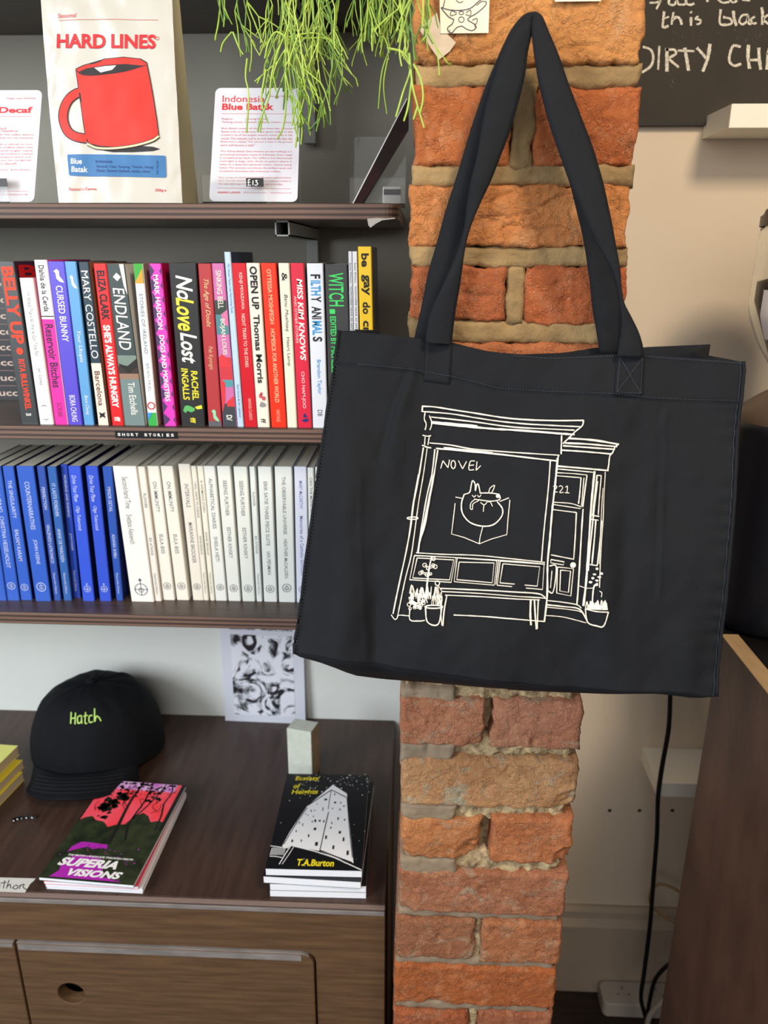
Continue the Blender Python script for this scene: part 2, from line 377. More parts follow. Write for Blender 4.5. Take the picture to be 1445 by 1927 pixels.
B2 = [
 ('dark grey paperback with huge red capitals down its spine, first at the left', -5, 26, 492, 40, 73, 796, (58, 62, 64), (38, 42, 45),
   [('BELLY UP', .03, .49, (250, 62, 22), .72, .035, .54), ('RITA BULLWINKEL', .585, .905, (250, 62, 22), .36, .02, .55), ('DB', .93, .945, W_, .3, .02)], (), e_dot, {}),
 ('short thin white paperback with faint grey lettering, beside the dark grey one', 36, 62, 523, 75, 100.5, 796, (236, 236, 236), (222, 205, 200),
   [("I'm Afraid That's All We've Got Time For", .09, .52, (150, 150, 150), .30), ('Jen Calleja', .60, .72, (150, 150, 150), .3), ('(', .86, .875, (120, 120, 120), .4), (')', .955, .97, (120, 120, 120), .4)], (), None, {}),
 ('paperback with white top and hot pink lower spine in gothic letters', 63.5, 88, 489, 103.5, 128, 796, (240, 240, 240), (236, 40, 160),
   [('Dahlia de la Cerda', .03, .30, K_, .42, .012), ('Reservoir Bitches', .375, .765, (60, 20, 70), .62, .02, .5), ('SCRIBE', .86, .95, (90, 30, 80), .34)], [(.325, .332, (40, 40, 44)), (.345, 1, (238, 40, 164))], None, {}),
 ('violet blue paperback with white bird and white capitals', 89, 121, 492, 129, 155, 797, (88, 74, 204), (70, 58, 180),
   [('CURSED BUNNY', .14, .475, W_, .42, .008, .52), ('BORA CHUNG', .81, .98, W_, .4, 0, .5)], (), bird(W_), {}),
 ('sky blue paperback with white italic title', 121, 143, 492, 158, 177, 797, (96, 160, 214), (26, 58, 92),
   [('Your Utopia', .41, .60, W_, .45, 0, .5, .3), ('Bora Chung', .81, .935, W_, .4, 0, .5, .3)], (), bird(W_, .09), {}),
 ('navy paperback with thin white capitals and cream foot', 147, 166.5, 493, 185, 205, 799, (38, 58, 72), (156, 96, 70),
   [('MARY COSTELLO', .05, .575, (232, 232, 228), .66, 0, .5), ('Barcelona', .655, .875, (90, 40, 30), .5, .01)], [(.605, 1, (232, 218, 204))],
   lambda r, S, a: Print(lambda u, w: S(u, w, .0005)).poly([(.2, .915), (.5, .925), (.8, .915), (.7, .935), (.8, .955), (.5, .945), (.2, .955), (.3, .935)]).build('spine_emblem', INK(K_), r), {}),
 ('bright red paperback with black then white bold capitals', 175, 199.5, 496, 211, 233, 799, (224, 32, 38), (170, 150, 140),
   [('ELIZA CLARK', .04, .335, K_, .60, .03), ("SHE'S ALWAYS HUNGRY", .365, .885, W_, .58, .04), ('fff', .945, .975, W_, .5, .02)], (), None, {}),
 ('grey green photographic paperback with chalky white title and a walking shoe', 200.5, 234, 497, 235, 274, 801, (62, 74, 76), (226, 222, 216),
   [('ENDLAND', .14, .515, W_, .62, .004, .5, .1), ('Tim Etchells', .72, .93, W_, .34, .004, .55)], [(.55, .615, (120, 138, 128)), (.615, .665, (52, 40, 36)), (.665, .70, (150, 118, 98)), (.70, 1, (112, 132, 132))],
   lambda r, S, a: (Print(lambda u, w: S(u, w, .0005)).poly([(.05, .60), (.3, .612), (.5, .615), (.98, .57), (.98, .62), (.62, .645), (.58, .66), (.42, .655), (.3, .635), (.08, .62)]).build('shoe_picture', INK((26, 24, 26)), r),
                    Print(lambda u, w: S(u, w, .0006)).poly([(.28, .075), (.5, .05), (.72, .075), (.5, .10)]).build('spine_emblem', INK(W_), r),
                    Print(lambda u, w: S(u, w, .0005)).poly([(.7, 0), (.96, 0), (.96, .18), (.82, .13)]).build('pale_corner', INK((226, 222, 216)), r)), {}),
 ('slim white paperback with green and orange corners and grey capitals', 250.5, 268.5, 496, 279.5, 297, 802, (238, 240, 240), (150, 142, 134),
   [('STORIES OF IRELAND', .175, .54, (100, 120, 130), .36), ('BRIAN FRIEL', .60, .78, (150, 160, 165), .3)], [(0, .115, (60, 170, 60)), (.915, 1, (50, 170, 70))],
   lambda r, S, a: (Print(lambda u, w: S(u, w, .0006)).poly([(.03, .11), (.9, .03), (.9, .115), (.03, .115)]).build('orange_corner', INK((240, 160, 60)), r),
                    Print(lambda u, w: S(u, w, .0006)).poly([(.03, .915), (.5, .915), (.03, .97)]).build('blue_corner', INK((60, 150, 220)), r),
                    Print(lambda u, w: S(u, .87 + w * a, .0006)).ring((.5, 0), .36, .13).build('spine_emblem', INK((196, 60, 60)), r)), {}),
 ('magenta and dark purple zigzag paperback with white capitals', 279.5, 303, 496, 309, 332, 802, (226, 66, 190), (196, 20, 80),
   [('MARK HADDON', .065, .39, W_, .40, .02, .48), ('DOGS AND MONSTERS', .425, .84, W_, .40, .02, .5)], (),
   zigzag, {}),
 ('thick black paperback with brushed white and yellow script title', 316.5, 369, 495, 342, 386, 802.5, (44, 46, 46), (26, 27, 28),
   [('No', .07, .215, W_, .60, .02, .52, .3), ('Love', .20, .40, (240, 226, 60), .66, .02, .5, .3), ('Lost', .41, .60, W_, .64, .02, .55, .3), ('RACHEL', .645, .83, (236, 222, 50), .27, .02, .68, .1), ('INGALLS', .63, .83, (236, 222, 50), .27, .02, .30, .1), ('fff', .945, .98, (236, 222, 50), .22, .02)], (),
   lambda r, S, a: (Print(lambda u, w: S(u, w, .0005)).poly([(.12, .90), (.2, .87), (.34, .865), (.5, .875), (.62, .885), (.6, .90), (.45, .91), (.3, .90), (.22, .915)]).build('leaf_picture', INK((90, 176, 96)), r),
                    Print(lambda u, w: S(u, w, .0005)).poly([(.62, .875), (.9, .862), (.93, .885), (.7, .89)]).build('flame_picture', INK((240, 226, 60)), r)), {}),
 ('brick red paperback with cream italic title and a mint bird', 372, 397, 496, 392.5, 417.5, 802.5, (176, 58, 62), (120, 40, 44),
   [('The Age of Doubt', .09, .375, (222, 200, 150), .46, 0, .5, .35), ('Pak Kyongni', .495, .635, (214, 180, 140), .40)], [(.965, 1, (90, 90, 96))], bird((150, 214, 170), .90), {}),
 ('paperback with wavy pink, teal, green and red patches and cream capitals', 398, 421, 495.5, 420, 446, 803, (198, 112, 168), (52, 62, 70),
   [('SINKING BELL', .04, .265, (228, 220, 206), .44, .015, .5), ('BOJAN LOUIS', .325, .545, (228, 220, 206), .44, .015, .5), ('D/', .925, .96, W_, .42, .02)],
   [(.215, .30, (48, 66, 58)), (.30, .42, (74, 132, 140)), (.56, .70, (200, 50, 62)), (.70, .745, (76, 150, 160)), (.85, 1, (56, 62, 68))],
   lambda r, S, a: (Print(lambda u, w: S(u, w, .00025)).poly([(.03, .56), (.3, .54), (.6, .56), (.8, .60), (.96, .60), (.96, .62), (.03, .62)]).poly([(.03, .69), (.4, .72), (.3, .83), (.03, .91)]).poly([(.4, .84), (.97, .80), (.97, .87), (.4, .87)]).build('red_patch', INK((214, 52, 60)), r),
                    Print(lambda u, w: S(u, w, .00027)).poly([(.45, .30), (.97, .27), (.97, .37), (.6, .36)]).build('pink_patch', INK((206, 116, 160)), r)), {}),
 ('very thin tall pale blue booklet with navy patterned cover, rising above its neighbours', 421.5, 433.5, 474, 447, 459, 804, (186, 210, 230), (32, 42, 74),
   [('My House Tastes Like Swimming Pools', .065, .335, (60, 110, 160), .4), ('Short Stories By Sam Lightbown', .745, .945, (60, 90, 150), .4)], (), None, {}),
 ('crimson paperback with small white capitals, right of the tall blue booklet', 435.5, 462.5, 495, 460.5, 484, 804, (200, 22, 38), (110, 14, 24),
   [('KENJI MIYAZAWA', .055, .27, (236, 200, 190), .28, .012, .55), ('NIGHT TRAIN TO THE STARS', .295, .62, (236, 200, 190), .26, .008, .55), ('VINTAGE CLASSICS', .815, .955, (236, 190, 180), .22, 0, .55)], (), None, {}),
 ('cream paperback with heavy black two-part title and a small flower stone', 463, 488, 495, 485, 507.5, 805, (232, 226, 212), (212, 204, 188),
   [('OPEN UP', .018, .27, K_, .56, .035), ('Thomas Morris', .30, .72, K_, .48, .03), ('ff', .945, .975, K_, .4, .01)], (),
   lambda r, S, a: (Print(lambda u, w: S(u, w, .0005)).poly([(.3, .855), (.45, .835), (.8, .85), (.8, .868), (.5, .872), (.3, .868)]).build('stone_picture', INK((140, 140, 146)), r),
                    Print(lambda u, w: S(u, w, .0006)).disc((.42, .80), .14, .014).disc((.66, .815), .16, .014).disc((.5, .785), .1, .01).build('flower_picture', INK((196, 84, 96)), r)), {}),
 ('orange red paperback with pale condensed capitals', 490.5, 519, 495, 511, 539, 804.5, (238, 50, 22), (170, 30, 16),
   [('OTTESSA MOSHFEGH', .035, .355, (246, 190, 150), .28, .01, .5), ('HOMESICK FOR ANOTHER WORLD', .385, .84, (246, 190, 150), .28, .01, .5), ('VINTAGE', .885, .965, (240, 170, 140), .24, 0, .5)], (), None, {}),
 ('slim ivory paperback with a curled ampersand and serif title', 523.5, 544, 495, 541, 559, 804.5, (228, 226, 208), (200, 190, 178),
   [('&', .055, .105, K_, .50, .01), ('Banu Mushtaq', .18, .40, (60, 60, 56), .40, 0, .5, .25), ('Heart Lamp', .435, .61, (60, 60, 56), .38)], (), None, {}),
 ('rose red paperback with slanted white capitals and a blue flame', 546, 571.5, 495, 561, 587, 804, (212, 38, 66), (200, 170, 160),
   [('MISS KIM KNOWS', .09, .575, W_, .42, .025, .62, .15), ('AND OTHER STORIES', .19, .47, (240, 200, 200), .18, .006, .25), ('CHO NAM-JOO', .645, .875, (244, 210, 210), .30, .004, .5)], (),
   lambda r, S, a: Print(lambda u, w: S(u, w, .0005)).poly([(.3, .95), (.7, .94), (.8, .952), (.6, .965), (.35, .96)]).poly([(.4, .93), (.5, .905), (.7, .93), (.55, .938)]).build('spine_emblem', INK((30, 40, 110)), r), {}),
 ('cool white paperback with alternating black and sky blue capitals', 577, 608, 495.5, 589, 617, 804, (224, 230, 240), (60, 60, 64),
   [('F', .063, .088, K_, .60, .03), ('ILTH', .098, .185, (60, 150, 210), .60, .03), ('Y', .19, .225, K_, .60, .03), ('ANI', .25, .325, K_, .60, .03), ('MAL', .335, .42, (60, 150, 210), .60, .03), ('S', .43, .46, K_, .60, .03), ('Brandon Taylor', .57, .785, (70, 150, 210), .32, .01), ('DB', .885, .925, (70, 70, 76), .3)], (), None, {}),
 ('charcoal paperback with tall thin neon green letters, half hidden by the bag', 611, 653.5, 497, 620, 662, 804, (62, 64, 64), (40, 42, 42),
   [('WITCH', .05, .245, (70, 224, 110), .66, .012, .48), ('EDITED BY MICHELLE TEA', .305, .72, (66, 220, 106), .26, .02, .30)], [],
   lambda r, S, a: Print(lambda u, w: S(u, w, .0005)).rect(.16, .262, .40, .29).build('green_bar', INK((66, 220, 106)), r), {}),
 ('thin white booklet with tiny black capitals, left one of the pair beside the yellow book', 655.5, 662, 473, 662.5, 669, 804, (226, 228, 232), (196, 196, 200),
   [('Susie Wilson   NOWHERE NEAR AS SAFE AS A SNAKE IN BED', .06, .62, (70, 70, 74), .5)], (), None, {}),
 ('thin white booklet with tiny black capitals, right one of the pair beside the yellow book', 663, 672, 473, 670, 678.5, 804, (236, 236, 238), (200, 200, 204),
   [('Susie Wilson   NOWHERE NEAR AS SAFE AS A SNAKE IN BED', .06, .62, (60, 60, 64), .38)], (), None, {}),
 ('tall yellow paperback with black gothic lettering, last in the row', 673.5, 699, 464, 681.5, 706, 804, (250, 206, 40), (36, 28, 30),
   [('be', .035, .105, K_, .56, .03, .5), ('gay', .145, .255, K_, .60, .03, .48), ('do', .29, .355, K_, .56, .03, .52), ('crime', .39, .57, K_, .56, .03, .52)], (),
   lambda r, S, a: (Print(None), ), {}),
]
for (lab, tl, tr, yt, bl, br, yb, c, sc, tx, bd, ex, kw) in B2:
    paperback(lab, G2, tl, tr, yt, bl, br, yb, c, sc, texts=tx, bands=bd, extra=ex, **kw)

# the stack of black paperbacks lying flat at the far left, set back on the shelf
ysp = 1.125; hs = (onY(20, 581, ysp).z - onY(20, 755, ysp).z) / 6; zb = Z2
for i in range(8):
    z0 = zb + i * hs; xr = onY(46, 700, ysp).x + random.uniform(-.004, .004); xl = xr - 0.196
    r = empty('paperback', ((xl + xr) / 2, ysp + 0.06, z0), ['black paperback lying flat, bottom of the stack at the far left', 'black paperback lying flat, second from the bottom of the far left stack', 'black paperback lying flat, third from the bottom of the far left stack', 'black paperback lying flat, fourth from the bottom of the far left stack', 'black paperback lying flat, fourth from the top of the far left stack', 'black paperback lying flat, third from the top of the far left stack', 'black paperback lying flat, second from the top of the far left stack', 'black paperback lying flat, on top of the far left stack'][i], 'book', 'black paperbacks stacked at the far left')
    mb = MB(); t = 0.0007; Y1 = ysp + 0.128
    mb.add(box(xl, xr, ysp, Y1, z0 + .0001, z0 + t)); mb.add(box(xl, xr, ysp, Y1, z0 + hs - t - .0002, z0 + hs - .0003)); mb.add(box(xl, xr, ysp, ysp + .001, z0 + t, z0 + hs - t - .0002)); mb.build('cover', COVER((30, 27, 32)), r)
    v, f = box(xl + .001, xr - .0006, ysp + .0012, Y1 - .001, z0 + t + .0001, z0 + hs - t - .0004); obj('page_block', v, f, M_PAGE, r)
    P = Print(lambda u, w: Vector((u, ysp - .0003, w))); e = xr - 0.006 + 0.002 * math.sin(i * 2.0)
    P.text('Cărăbucci'.replace('ă', 'a') if False else 'Carabucci', (e - 0.088, z0 + hs * .28), (e, z0 + hs * .28), hs * .42, .012, up=(0, 1)); P.build('lettering', INK((222, 196, 180)), r)
    v, f = box(xl, xr, ysp - .0002, ysp, z0 + hs - .0014, z0 + hs - .0004); obj('spine_edge_line', v, f, INK((150, 120, 120)), r)

# ------------------------------------------------------------------ the uniform blue and white paperbacks on the lowest shelf
G3b = 'plain blue paperbacks on the lowest shelf'; G3w = 'plain white paperbacks on the lowest shelf'
def ring_emblem(c, w=.885, ru=.30):
    def fn(root, S, asp):
        P = Print(lambda u, q: S(u, w + q * asp, .0004)); P.ring((.5, 0), ru, .045)
        P.rect(.48, -ru * .7, .52, ru * .7); P.rect(.37, -ru * .1, .405, ru * .5); P.rect(.595, -ru * .1, .63, ru * .5); P.ring((.5, 0), ru * .45, .03); P.build('spine_emblem', INK(c), root)
    return fn
def cross_emblem(c):
    def fn(root, S, asp):
        P = Print(lambda u, q: S(u, .905 + q * asp, .0004)); P.ring((.5, 0), .27, .04); P.rect(.485, -.5, .515, .30); P.rect(.20, -.02, .80, .02); P.disc((.5, -.45), .07); P.ring((.5, .03), .10, .03); P.build('spine_emblem', INK(c), root)
    return fn
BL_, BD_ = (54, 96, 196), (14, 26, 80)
LW = (196, 206, 236); LG = (120, 122, 128)
def T3(t, f0, f1, a, g0, g1, c, h=.34, sm=None, uc=.5):
    r = [(t, f0, f1, c, h, .004, uc), (a, g0, g1, c, h, .004, uc)]
    if sm: r.append(('Fitzcarraldo Editions', .785, .945, c, .30, 0, uc))
    return r
B3 = [
 ('b', 'blue paperback at the very left edge of the lowest shelf', -48, -24, 877, -12, 12.5, 1130, BL_, T3('OR WHAT', .1, .3, 'NAME', .4, .6, LW, .34, 1), None),
 ('b', 'blue paperback with long author name in capitals, second from the left edge', -22, 1, 877, 14, 37, 1130, BL_, T3('THE LONG', .1, .33, 'CHRISTINA HESSELHOLDT', .36, .745, LW), ring_emblem(LW)),
 ('b', 'blue paperback with title THE SINGULARITY', 3.5, 25, 877, 39, 60.5, 1129, BL_, T3('THE SINGULARITY', .1, .375, 'BALSAM KARAM', .46, .695, LW), ring_emblem(LW, .90)),
 ('b', 'thick blue paperback with title COUNTERNARRATIVES', 30, 62.5, 877, 67, 96, 1131, BL_, T3('COUNTERNARRATIVES', .11, .455, 'JOHN KEENE', .53, .715, LW, .28), ring_emblem(LW, .89, .28)),
 ('b', 'slim blue paperback with title PERFECTION', 68.5, 83.5, 877, 102, 115, 1130, (50, 82, 168), T3('PERFECTION', .15, .31, 'VINCENZO LATRONICO', .42, .71, LW, .42, 1), None),
 ('b', 'greyish blue paperback with title IT LASTS FOREVER', 88, 105, 878, 120, 135, 1130, (50, 98, 172), T3('IT LASTS FOREVER', .12, .36, 'ANNE DE MARCKEN', .45, .70, LW, .40, 1), None),
 ('b', 'narrow deep blue paperback with title MORNING AND EVENING, pushed back a little', 113, 126.5, 874, 138.5, 151.5, 1125, (40, 72, 180), T3('MORNING AND EVENING', .075, .38, 'JON FOSSE', .50, .63, LW, .34, 1), None),
 ('b', 'bright blue paperback with italic lettering and a crossed circle, left copy', 127.5, 151, 877, 156, 178, 1131, (56, 88, 214), [('Drive Your Plow', .065, .255, LW, .36, .004, .40, .25), ('Olga Tokarczuk', .285, .465, LW, .36, .004, .42, .25)], cross_emblem(LW)),
 ('b', 'bright blue paperback with italic lettering and a crossed circle, right copy', 160, 183.5, 877, 188, 209.5, 1131, (54, 84, 206), [('Drive Your Plow', .065, .255, LW, .36, .004, .40, .25), ('Olga Tokarczuk', .285, .465, LW, .36, .004, .42, .25)], cross_emblem(LW)),
 ('b', 'slim blue paperback with title MINOR DETAIL, last of the blue ones', 192, 210, 878, 219, 231.5, 1130, (46, 84, 176), T3('MINOR DETAIL', .145, .325, 'ADANIA SHIBLI', .49, .67, LW, .38, 1), None),
 ('w', 'thickest white paperback with Second-hand Time, first of the white ones', 211.5, 256, 877, 247.5, 290, 1132, W_, [('Second-hand Time', .075, .30, LG, .24, .002, .44), ('Svetlana Alexievich', .345, .56, LG, .24, .002, .42)], cross_emblem((130, 134, 150))),
 ('w', 'thin white paperback with title FLOWER beside the thickest white one', 257.5, 272.5, 878, 292, 304, 1131, (232, 228, 218), T3('FLOWER', .19, .295, 'ED ATKINS', .515, .645, LG, .34, 1), None),
 ('w', 'white paperback with title ON IMMUNITY, left copy', 275, 299, 877, 307, 329, 1129, (236, 232, 222), T3('ON IMMUNITY', .11, .33, 'EULA BISS', .495, .64, LG, .30), ring_emblem(LG, .89)),
 ('w', 'white paperback with title ON IMMUNITY, right copy', 301.5, 325, 877, 333, 356, 1129, (236, 232, 220), T3('ON IMMUNITY', .11, .33, 'EULA BISS', .495, .64, LG, .30), ring_emblem(LG, .89)),
 ('w', 'white paperback with title INTERVALS, pushed back a little', 335, 357.5, 873, 363, 383, 1125, (232, 226, 214), T3('INTERVALS', .14, .305, 'MARIANNE BROOKER', .415, .715, LG, .34), ring_emblem(LG, .895)),
 ('w', 'very thin white booklet right of the one titled INTERVALS', 359, 369, 877, 383.7, 392.5, 1128, (234, 230, 216), T3('I WILL WRITE TO AVENGE', .11, .37, 'ANNIE ERNAUX', .505, .645, LG, .4, 1), None),
 ('w', 'thin white paperback, second of two thin ones right of the one titled INTERVALS', 370.5, 382, 877, 395.5, 404, 1129, (236, 233, 216), T3("A WOMAN'S STORY", .10, .335, 'ANNIE ERNAUX', .475, .65, LG, .40, 1), None),
 ('w', 'white paperback with title ALPHABETICAL DIARIES', 383, 404, 877, 406, 427, 1130, (232, 234, 228), T3('ALPHABETICAL DIARIES', .085, .45, 'SHEILA HETI', .51, .695, LG, .32), ring_emblem(LG, .895)),
 ('w', 'white paperback with title SEEING FURTHER, left copy', 408, 433, 877, 430, 453, 1130, (230, 233, 226), T3('SEEING FURTHER', .10, .355, 'ESTHER KINSKY', .44, .67, LG, .28), ring_emblem(LG, .90)),
 ('w', 'white paperback with title SEEING FURTHER, right copy', 439, 464.5, 878, 456.5, 480, 1131, (228, 232, 225), T3('SEEING FURTHER', .10, .355, 'ESTHER KINSKY', .44, .67, LG, .28), ring_emblem(LG, .90)),
 ('w', 'thin white paperback with title FLOWER, between the thicker ones nearer the bag', 469, 479.5, 878, 483, 493.5, 1131, (226, 232, 228), T3('FLOWER', .18, .28, 'ED ATKINS', .50, .63, LG, .36, 1), None),
 ('w', 'white paperback with the longest title, left of the thick white one near the bag', 485, 510.5, 878, 497, 521.5, 1131, (226, 232, 228), T3('ERIK SATIE THREE PIECE SUITE', .105, .57, 'IAN PENMAN', .615, .79, LG, .26), ring_emblem(LG, .90)),
 ('w', 'thick white paperback with title THE OBSERVABLE UNIVERSE', 516.5, 549, 878, 525, 555.5, 1131, (224, 230, 226), T3('THE OBSERVABLE UNIVERSE', .07, .485, 'HEATHER McCALDEN', .52, .815, LG, .20), ring_emblem(LG, .89, .26)),
 ('w', 'faintly lilac white paperback beside the thick one', 553.5, 576.5, 878, 558.5, 582, 1132, (218, 224, 240), T3('MARY McCARTHY', .10, .30, 'Memories of a Catholic Girlhood', .35, .79, (120, 130, 180), .28), ring_emblem((130, 136, 180), .90)),
 ('w', 'slim white paperback just left of the hanging bag', 578.5, 590, 880, 584, 595, 1132, (224, 230, 226), T3('CAN THE MONSTER SPEAK?', .07, .42, 'PAUL', .5, .6, LG, .38), None),
 ('w', 'white paperback almost hidden by the left edge of the bag', 593, 616, 879, 597, 619, 1132, (226, 230, 228), (), None),
]
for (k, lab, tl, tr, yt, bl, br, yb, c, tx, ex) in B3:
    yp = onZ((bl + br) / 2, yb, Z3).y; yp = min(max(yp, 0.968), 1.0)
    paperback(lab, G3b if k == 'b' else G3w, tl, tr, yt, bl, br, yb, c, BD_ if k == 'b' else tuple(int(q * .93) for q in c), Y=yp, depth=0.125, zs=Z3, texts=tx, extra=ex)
# ------------------------------------------------------------------ goods on the shelf with the coffee bag
RED = (214, 36, 44)
# coffee bag: gusseted foil pouch, face near the shelf front
M_POUCH = mat('pale foil pouch', (198, 195, 186), 0.30, 0.03, 6, 0.5, 22, 0.6)
M_POUCH2 = mat('foil pouch side', (170, 163, 135), 0.4, 0.03, 6, 0.3, 22, 0.5)
yb0 = 0.953
pA = onY(112, 381, yb0); pB = onY(343, 380, yb0)
zb = Z1
def pouch_face(px, py, off=0.0006):
    t = max(0, min(1, (381 - py) / 420)); Y = yb0 + 0.012 * t
    p = onY(px, py, Y); a = (px - 90) / 250; b = py / 381
    d = 0.0030 * math.sin(max(0, min(1, a)) * math.pi) ** .5 if 0 < a < 1 else 0
    d += 0.0016 * noise.noise(Vector((px / 34, py / 60, 1.7))) * min(1, max(0, min(a, 1 - a) * 9)) + 0.0022 * noise.noise(Vector((px / 15, py / 40, 5))) * max(0, 1 - abs(a - .98) * 9) + 0.002 * noise.noise(Vector((px / 15, py / 40, 9))) * max(0, 1 - abs(a - .05) * 9)
    return p + Vector((0, -d - off, 0))
pou = empty('coffee_bag', ((pA.x + pB.x) / 2, yb0 + 0.04, zb), 'tall pale foil coffee bag with red lettering and a red mug picture on the shelf', 'coffee bag')
def pf(u, v):
    l = 74 + (112 - 74) * v - 3 * math.sin(v * 3.1); r = 322 + (343 - 322) * v; py = -40 + (381 + 40) * v + (0 if v < .96 else 0)
    return pouch_face(l + (r - l) * u, py, 0)
v, f = grid(pf, 46, 76)
for i in range(47): v[76 * 47 + i] = Vector((v[76 * 47 + i].x, v[76 * 47 + i].y, zb + .0003))
obj('front_panel', v, f, M_POUCH, pou, True)
nv = len(v); edgeR = [v[j * 47 + 46] for j in range(77)]; edgeL = [v[j * 47] for j in range(77)]; topE = [v[i] for i in range(47)]
for nm, E in (('side_gusset', edgeR), ('side_gusset', edgeL)):
    sgn = 1 if E is edgeR else -1
    vv = []; ff = []
    for j, p in enumerate(E):
        b = j / 76; dep = 0.022 + 0.044 * b
        mid = Vector((p.x - sgn * (0.010 * (1 - b)) , p.y + dep * .5, p.z)); bk = Vector((p.x + sgn * .001, p.y + dep, p.z)); vv += [p, mid, bk]
    for j in range(76):
        for k in range(2): ff.append((3 * j + k, 3 * j + k + 1, 3 * j + k + 4, 3 * j + k + 3))
    obj(nm, vv, ff, M_POUCH2, pou, True)
vv = []; ff = []
for j in range(77):
    for E in (edgeL, edgeR): p = E[j]; b = j / 76; vv.append(Vector((p.x, p.y + 0.022 + 0.044 * b, p.z)))
for j in range(76): ff.append((2 * j, 2 * j + 1, 2 * j + 3, 2 * j + 2))
obj('back_panel', vv, ff, M_POUCH2, pou, True)
PF = lambda: Print(lambda x, y: pouch_face(x, y, .0009))
PF().text('Seasonal', (111, 35), (146, 34), 8, .002, .1).build('lettering', INK((214, 90, 90)), pou)
PF().line([(112, 39.5), (200, 38), (299, 39)], .8).build('printed_rule', INK((220, 120, 110)), pou)
PF().text('HARD LINES', (108.5, 91.5), (295, 93.5), 27, .032).build('lettering', INK((208, 30, 40)), pou)
PF().ring((298, 73.5), 3, .8).build('lettering', INK(RED), pou)
# plain mug picture
body = [(146, 132), (160, 125), (200, 113), (235, 110), (265, 113), (277, 120), (283, 150), (290, 190), (296, 225), (300, 256), (292, 266), (262, 273), (220, 277), (190, 275), (170, 270), (164, 255), (158, 215), (150, 165)]
hand_o = [(161, 173), (145, 177), (130, 190), (122, 210), (122, 230), (130, 248), (145, 258), (166, 262)]
PF().line(hand_o, 19).build('mug_handle_outline', INK((36, 26, 28)), pou)
PF().poly([(x + (1.5 if x > 200 else -1.5), y + (1.5 if y > 190 else -1.5)) for x, y in body], 9).line(body + [body[0]], 3.2, False).build('mug_outline', INK((36, 26, 28)), pou)
P = Print(lambda x, y: pouch_face(x, y, .0012)); P.poly(body, 9); P.line(hand_o, 15); P.build('mug_picture', INK((232, 44, 30)), pou)
P = Print(lambda x, y: pouch_face(x, y, .0015)); P.poly([(150, 137), (165, 130), (200, 124), (240, 122), (272, 125), (255, 131), (215, 139), (175, 142), (158, 141)], 8); P.line([(147, 134), (158, 142), (190, 142), (235, 136), (276, 124)], 1.6); P.build('mug_drink', INK((30, 24, 26)), pou)
Print(lambda x, y: pouch_face(x, y, .0018)).poly([(180, 129), (200, 126), (222, 125), (205, 130), (214, 133), (192, 138), (200, 132)], 8).build('mug_highlight', INK((240, 238, 230)), pou)
P = Print(lambda x, y: pouch_face(x, y, .0007)); P.poly([(196, 284), (230, 280), (262, 275), (290, 277), (303, 281), (290, 285), (250, 287), (215, 287)], 8); P.build('mug_shadow', INK((30, 24, 26)), pou)
P = Print(lambda x, y: pouch_face(x, y, .0014)); P.line([(168, 272), (185, 279), (215, 280), (255, 275), (288, 266), (301, 257)], 6.5); P.build('mug_base_outline', INK((36, 26, 28)), pou)
P = Print(lambda x, y: pouch_face(x, y, .0017)); P.line([(168, 272), (185, 279), (215, 280), (255, 275), (288, 266), (301, 257)], 3.6); P.build('mug_base', INK((238, 216, 170)), pou)
P = PF(); P.poly([(128, 292), (130, 291), (180, 291), (240, 292), (311, 293.5), (313, 295), (314.5, 332), (313, 334.5), (240, 333), (180, 332.5), (134, 331), (132, 329)], 9); P.build('blue_label', INK((58, 116, 172)), pou)
P = Print(lambda x, y: pouch_face(x, y, .0012)); P.text('Blue', (135.5, 309), (157, 309.5), 10.5, .02); P.text('Batak', (137, 324), (167, 325), 10.5, .02); P.build('lettering', INK((236, 240, 244)), pou)
P = Print(lambda x, y: pouch_face(x, y, .0012)); P.text('Indonesia', (182, 307), (214, 307.5), 6, .012); P.text('Varietal: Chan Ganjang, Timtim, Ateng', (183, 317.5), (290, 319), 6.5, .002); P.text('Notes: Stewed rhubarb, melon, citrus', (184, 325), (284, 326.5), 6.5, .002)
P.text('WET HULLED', (300, 329), (300, 303), 3.5, .0, up=(-1, 0)); P.build('lettering', INK((30, 62, 130)), pou)
PF().text('Roasted in', (132, 359), (160, 359.3), 6).text('Cymru', (162, 359.3), (183, 359.5), 6, .02).text('250g e', (293, 361.5), (313.5, 361.8), 6, .015).build('lettering', INK((206, 50, 56)), pou)

